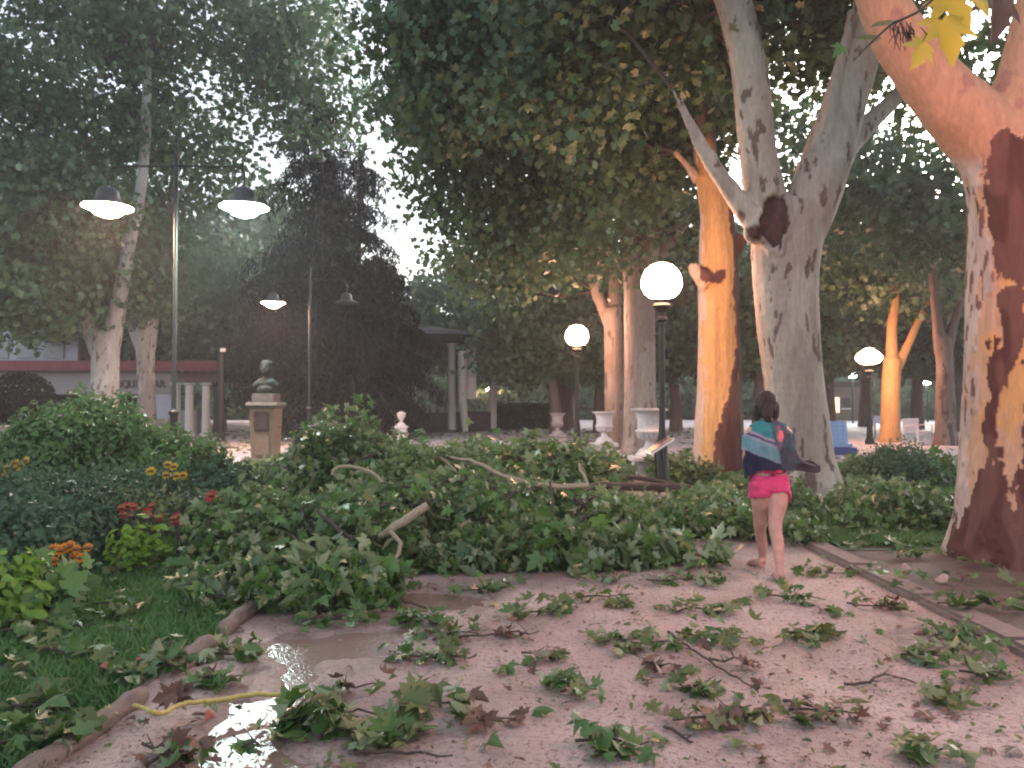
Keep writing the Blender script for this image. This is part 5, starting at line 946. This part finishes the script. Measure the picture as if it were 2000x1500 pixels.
# the towel: a draped cloth with folds, one corner blown out to the right
nu, nvv = 150, 110; U, VV = np.meshgrid(np.linspace(-1, 1, nu), np.linspace(0, 1, nvv)); U = U.ravel(); VV = VV.ravel(); ph = U*2.3
ctr = np.array([P(1499+4*v, 820+98*v, 6.2)[:] for v in np.linspace(0, 1, 20)]); cxx = np.interp(VV, np.linspace(0, 1, 20), ctr[:, 0]); czz = np.interp(VV, np.linspace(0, 1, 20), ctr[:, 2])
rx = np.interp(VV, [0, .10, .22, .5, .8, 1], [.068, .150, .205, .215, .195, .18]); ry = np.interp(VV, [0, .10, .22, .5, 1], [.062, .095, .13, .15, .135])
fold = (np.sin(ph*5.5+VV*3)*.5+np.sin(ph*11-VV*4)*.3+(fbm(np.stack([ph*2, VV*3, VV*0], 1), 2, 3)-.5)*1.4)*.016*(VV*.9+.15)
x = cxx+np.sin(ph)*(rx+fold); y = 6.2-np.cos(ph)*(ry+fold); z = czz+.012*np.cos(ph)*VV-.03*np.abs(np.sin(ph))*(VV > .1)*sstep(0, .3, 1-VV)*1.0
lf = sstep(-.2, -.75, U)*VV; z -= lf*.07; x -= lf*.012
bl = sstep(.12, .75, U)*sstep(.45, 1, VV); x += bl*(.19+.05*np.sin(VV*9)); y -= bl*(.03+.03*np.sin(VV*16+U*5)); z -= bl*(.03+.02*np.sin(VV*12)); z += bl*sstep(.6, 1, U)*.04
V = np.stack([x, y, z], 1); px, py = trunkxy(V); wv = (fbm(V*14, 2, 6)-.5)*10
col = np.tile(np.array((.055, .060, .085)), (len(V), 1)); left = 1-sstep(1508, 1513, px+wv*.6+(py-850)*-.28)
def band(a, b, c):
    global col
    m = ((py+wv*.5-(px-1480)*.38 > a) & (py+wv*.5-(px-1480)*.38 < b))*left; col = blend(col, m, c)
band(0, 846, (.03, .19, .21)); band(846, 851, (.26, .25, .32)); band(851, 856, (.08, .06, .14)); band(856, 861, (.24, .28, .34)); band(861, 883, (.13, .28, .33)); band(883, 890, (.17, .27, .33)); band(890, 960, (.02, .022, .055))
right = (1-left)*(py < 905); st = fbm(np.stack([px/7, py/16, px*0], 1), 2, 12)
col = blend(col, right*(st > .56)*(py > 832)*(py < 882)*(px < 1528), (.26, .08, .14)); col = blend(col, (((px-1524)/6.5)**2+((py-852)/12)**2 < 1)*1., (.70, .16, .22)); col = blend(col, right*sstep(.52, .6, fbm(V*22, 2, 31))*.45, (.03, .13, .15))
col = blend(col, (bl > .25)*1., (.045, .038, .05))
gi = np.arange(nu*nvv).reshape(nvv, nu); ff = np.stack([gi[:-1, :-1].ravel(), gi[:-1, 1:].ravel(), gi[1:, 1:].ravel(), gi[1:, :-1].ravel()], 1)
me = npmesh('towel', V, ff, colors=col); M_TOW = barkmat('printed towel cloth', .9); o = link('towel', me, M_TOW, pe, True); md = o.modifiers.new('s', 'SOLIDIFY'); md.thickness = .007; md.offset = 1

# ------------------------------------------------------------------ overhead plane twig close to the camera, top right
e = empty('hanging_twig', P(1800, -60, 2.3), 'plane twig with leaves tinted lamplit yellow and dry tassels hanging into the top right corner', 'twig')
p, rd = catmull([P(2080, -110, 2.6), P(1950, -70, 2.5), P(1860, -30, 2.3), P(1790, 25, 2.2), P(1745, 45, 2.2), P(1700, 85, 2.2), P(1668, 118, 2.2)], [.007, .006, .005, .004, .0035, .003, .001], .03); MB().tube(p, rd, 7).build('stem', M_TWIG, e, True)
def hang(px, py, Y, size, tip, key='y', nrm=(0, -1, .25)):
    me = LV[key][0].copy(); ob = bpy.data.objects.new('leaf', me); C.objects.link(ob); n = Vector(nrm).normalized(); t = Vector((tip[0], 0, tip[1])); t = (t-n*t.dot(n)).normalized(); b_ = t.cross(n); M = Matrix((b_, t, n)).transposed()
    ob.rotation_mode = 'QUATERNION'; ob.rotation_quaternion = M.to_quaternion(); ob.location = P(px, py, Y); ob.scale = (size,)*3; ob.parent = e; ob.matrix_parent_inverse = Matrix.Translation(-e.location); return ob
hang(1852, 62, 2.2, .135, (.15, -1)); hang(1800, 98, 2.18, .085, (-.5, -1), nrm=(.3, -1, .1)); hang(1860, 8, 2.25, .13, (.3, -.6), nrm=(-.2, -1, .5)); hang(1640, 95, 2.6, .05, (-.6, -.8), 'g'); hang(1955, 15, 2.5, .15, (-.1, -1), 'd', (.3, -1, .1)); hang(1905, -20, 2.4, .13, (.6, -.7), 'y', (.4, -.8, .5))
hang(1735, 40, 2.4, .08, (-1, -.2), 'b', (0, -.4, 1)); hang(1700, 70, 2.3, .06, (-1, .3), 'b', (.2, -.3, 1))
for k in range(26):
    c = P(1765+random.gauss(0, 16), 40+random.uniform(0, 20), 2.2); q = c+Vector((random.gauss(0, .012), random.gauss(0, .01), -random.uniform(.02, .07))); MB().tube([c, (c+q)/2+Vector((random.gauss(0, .006), 0, 0)), q], [.0012, .0022, .0008], 5).build('tassel', LV['d'][0].materials[0], e, True)

# ------------------------------------------------------------------ thin haze volume added for lamp glow and lifted darks
m = bpy.data.materials.new('glow haze'); m.use_nodes = True; t = m.node_tree; t.nodes.remove(t.nodes['Principled BSDF']); v = t.nodes.new('ShaderNodeVolumePrincipled')
v.inputs['Color'].default_value = (.92, .92, .95, 1); v.inputs['Density'].default_value = .0022; v.inputs['Anisotropy'].default_value = .35; t.links.new(v.outputs[0], t.nodes['Material Output'].inputs['Volume'])
ho = MB().box((0, 60, 8.2), (150, 150, 18.6)).build('haze', m); tag(ho, kind='stuff')
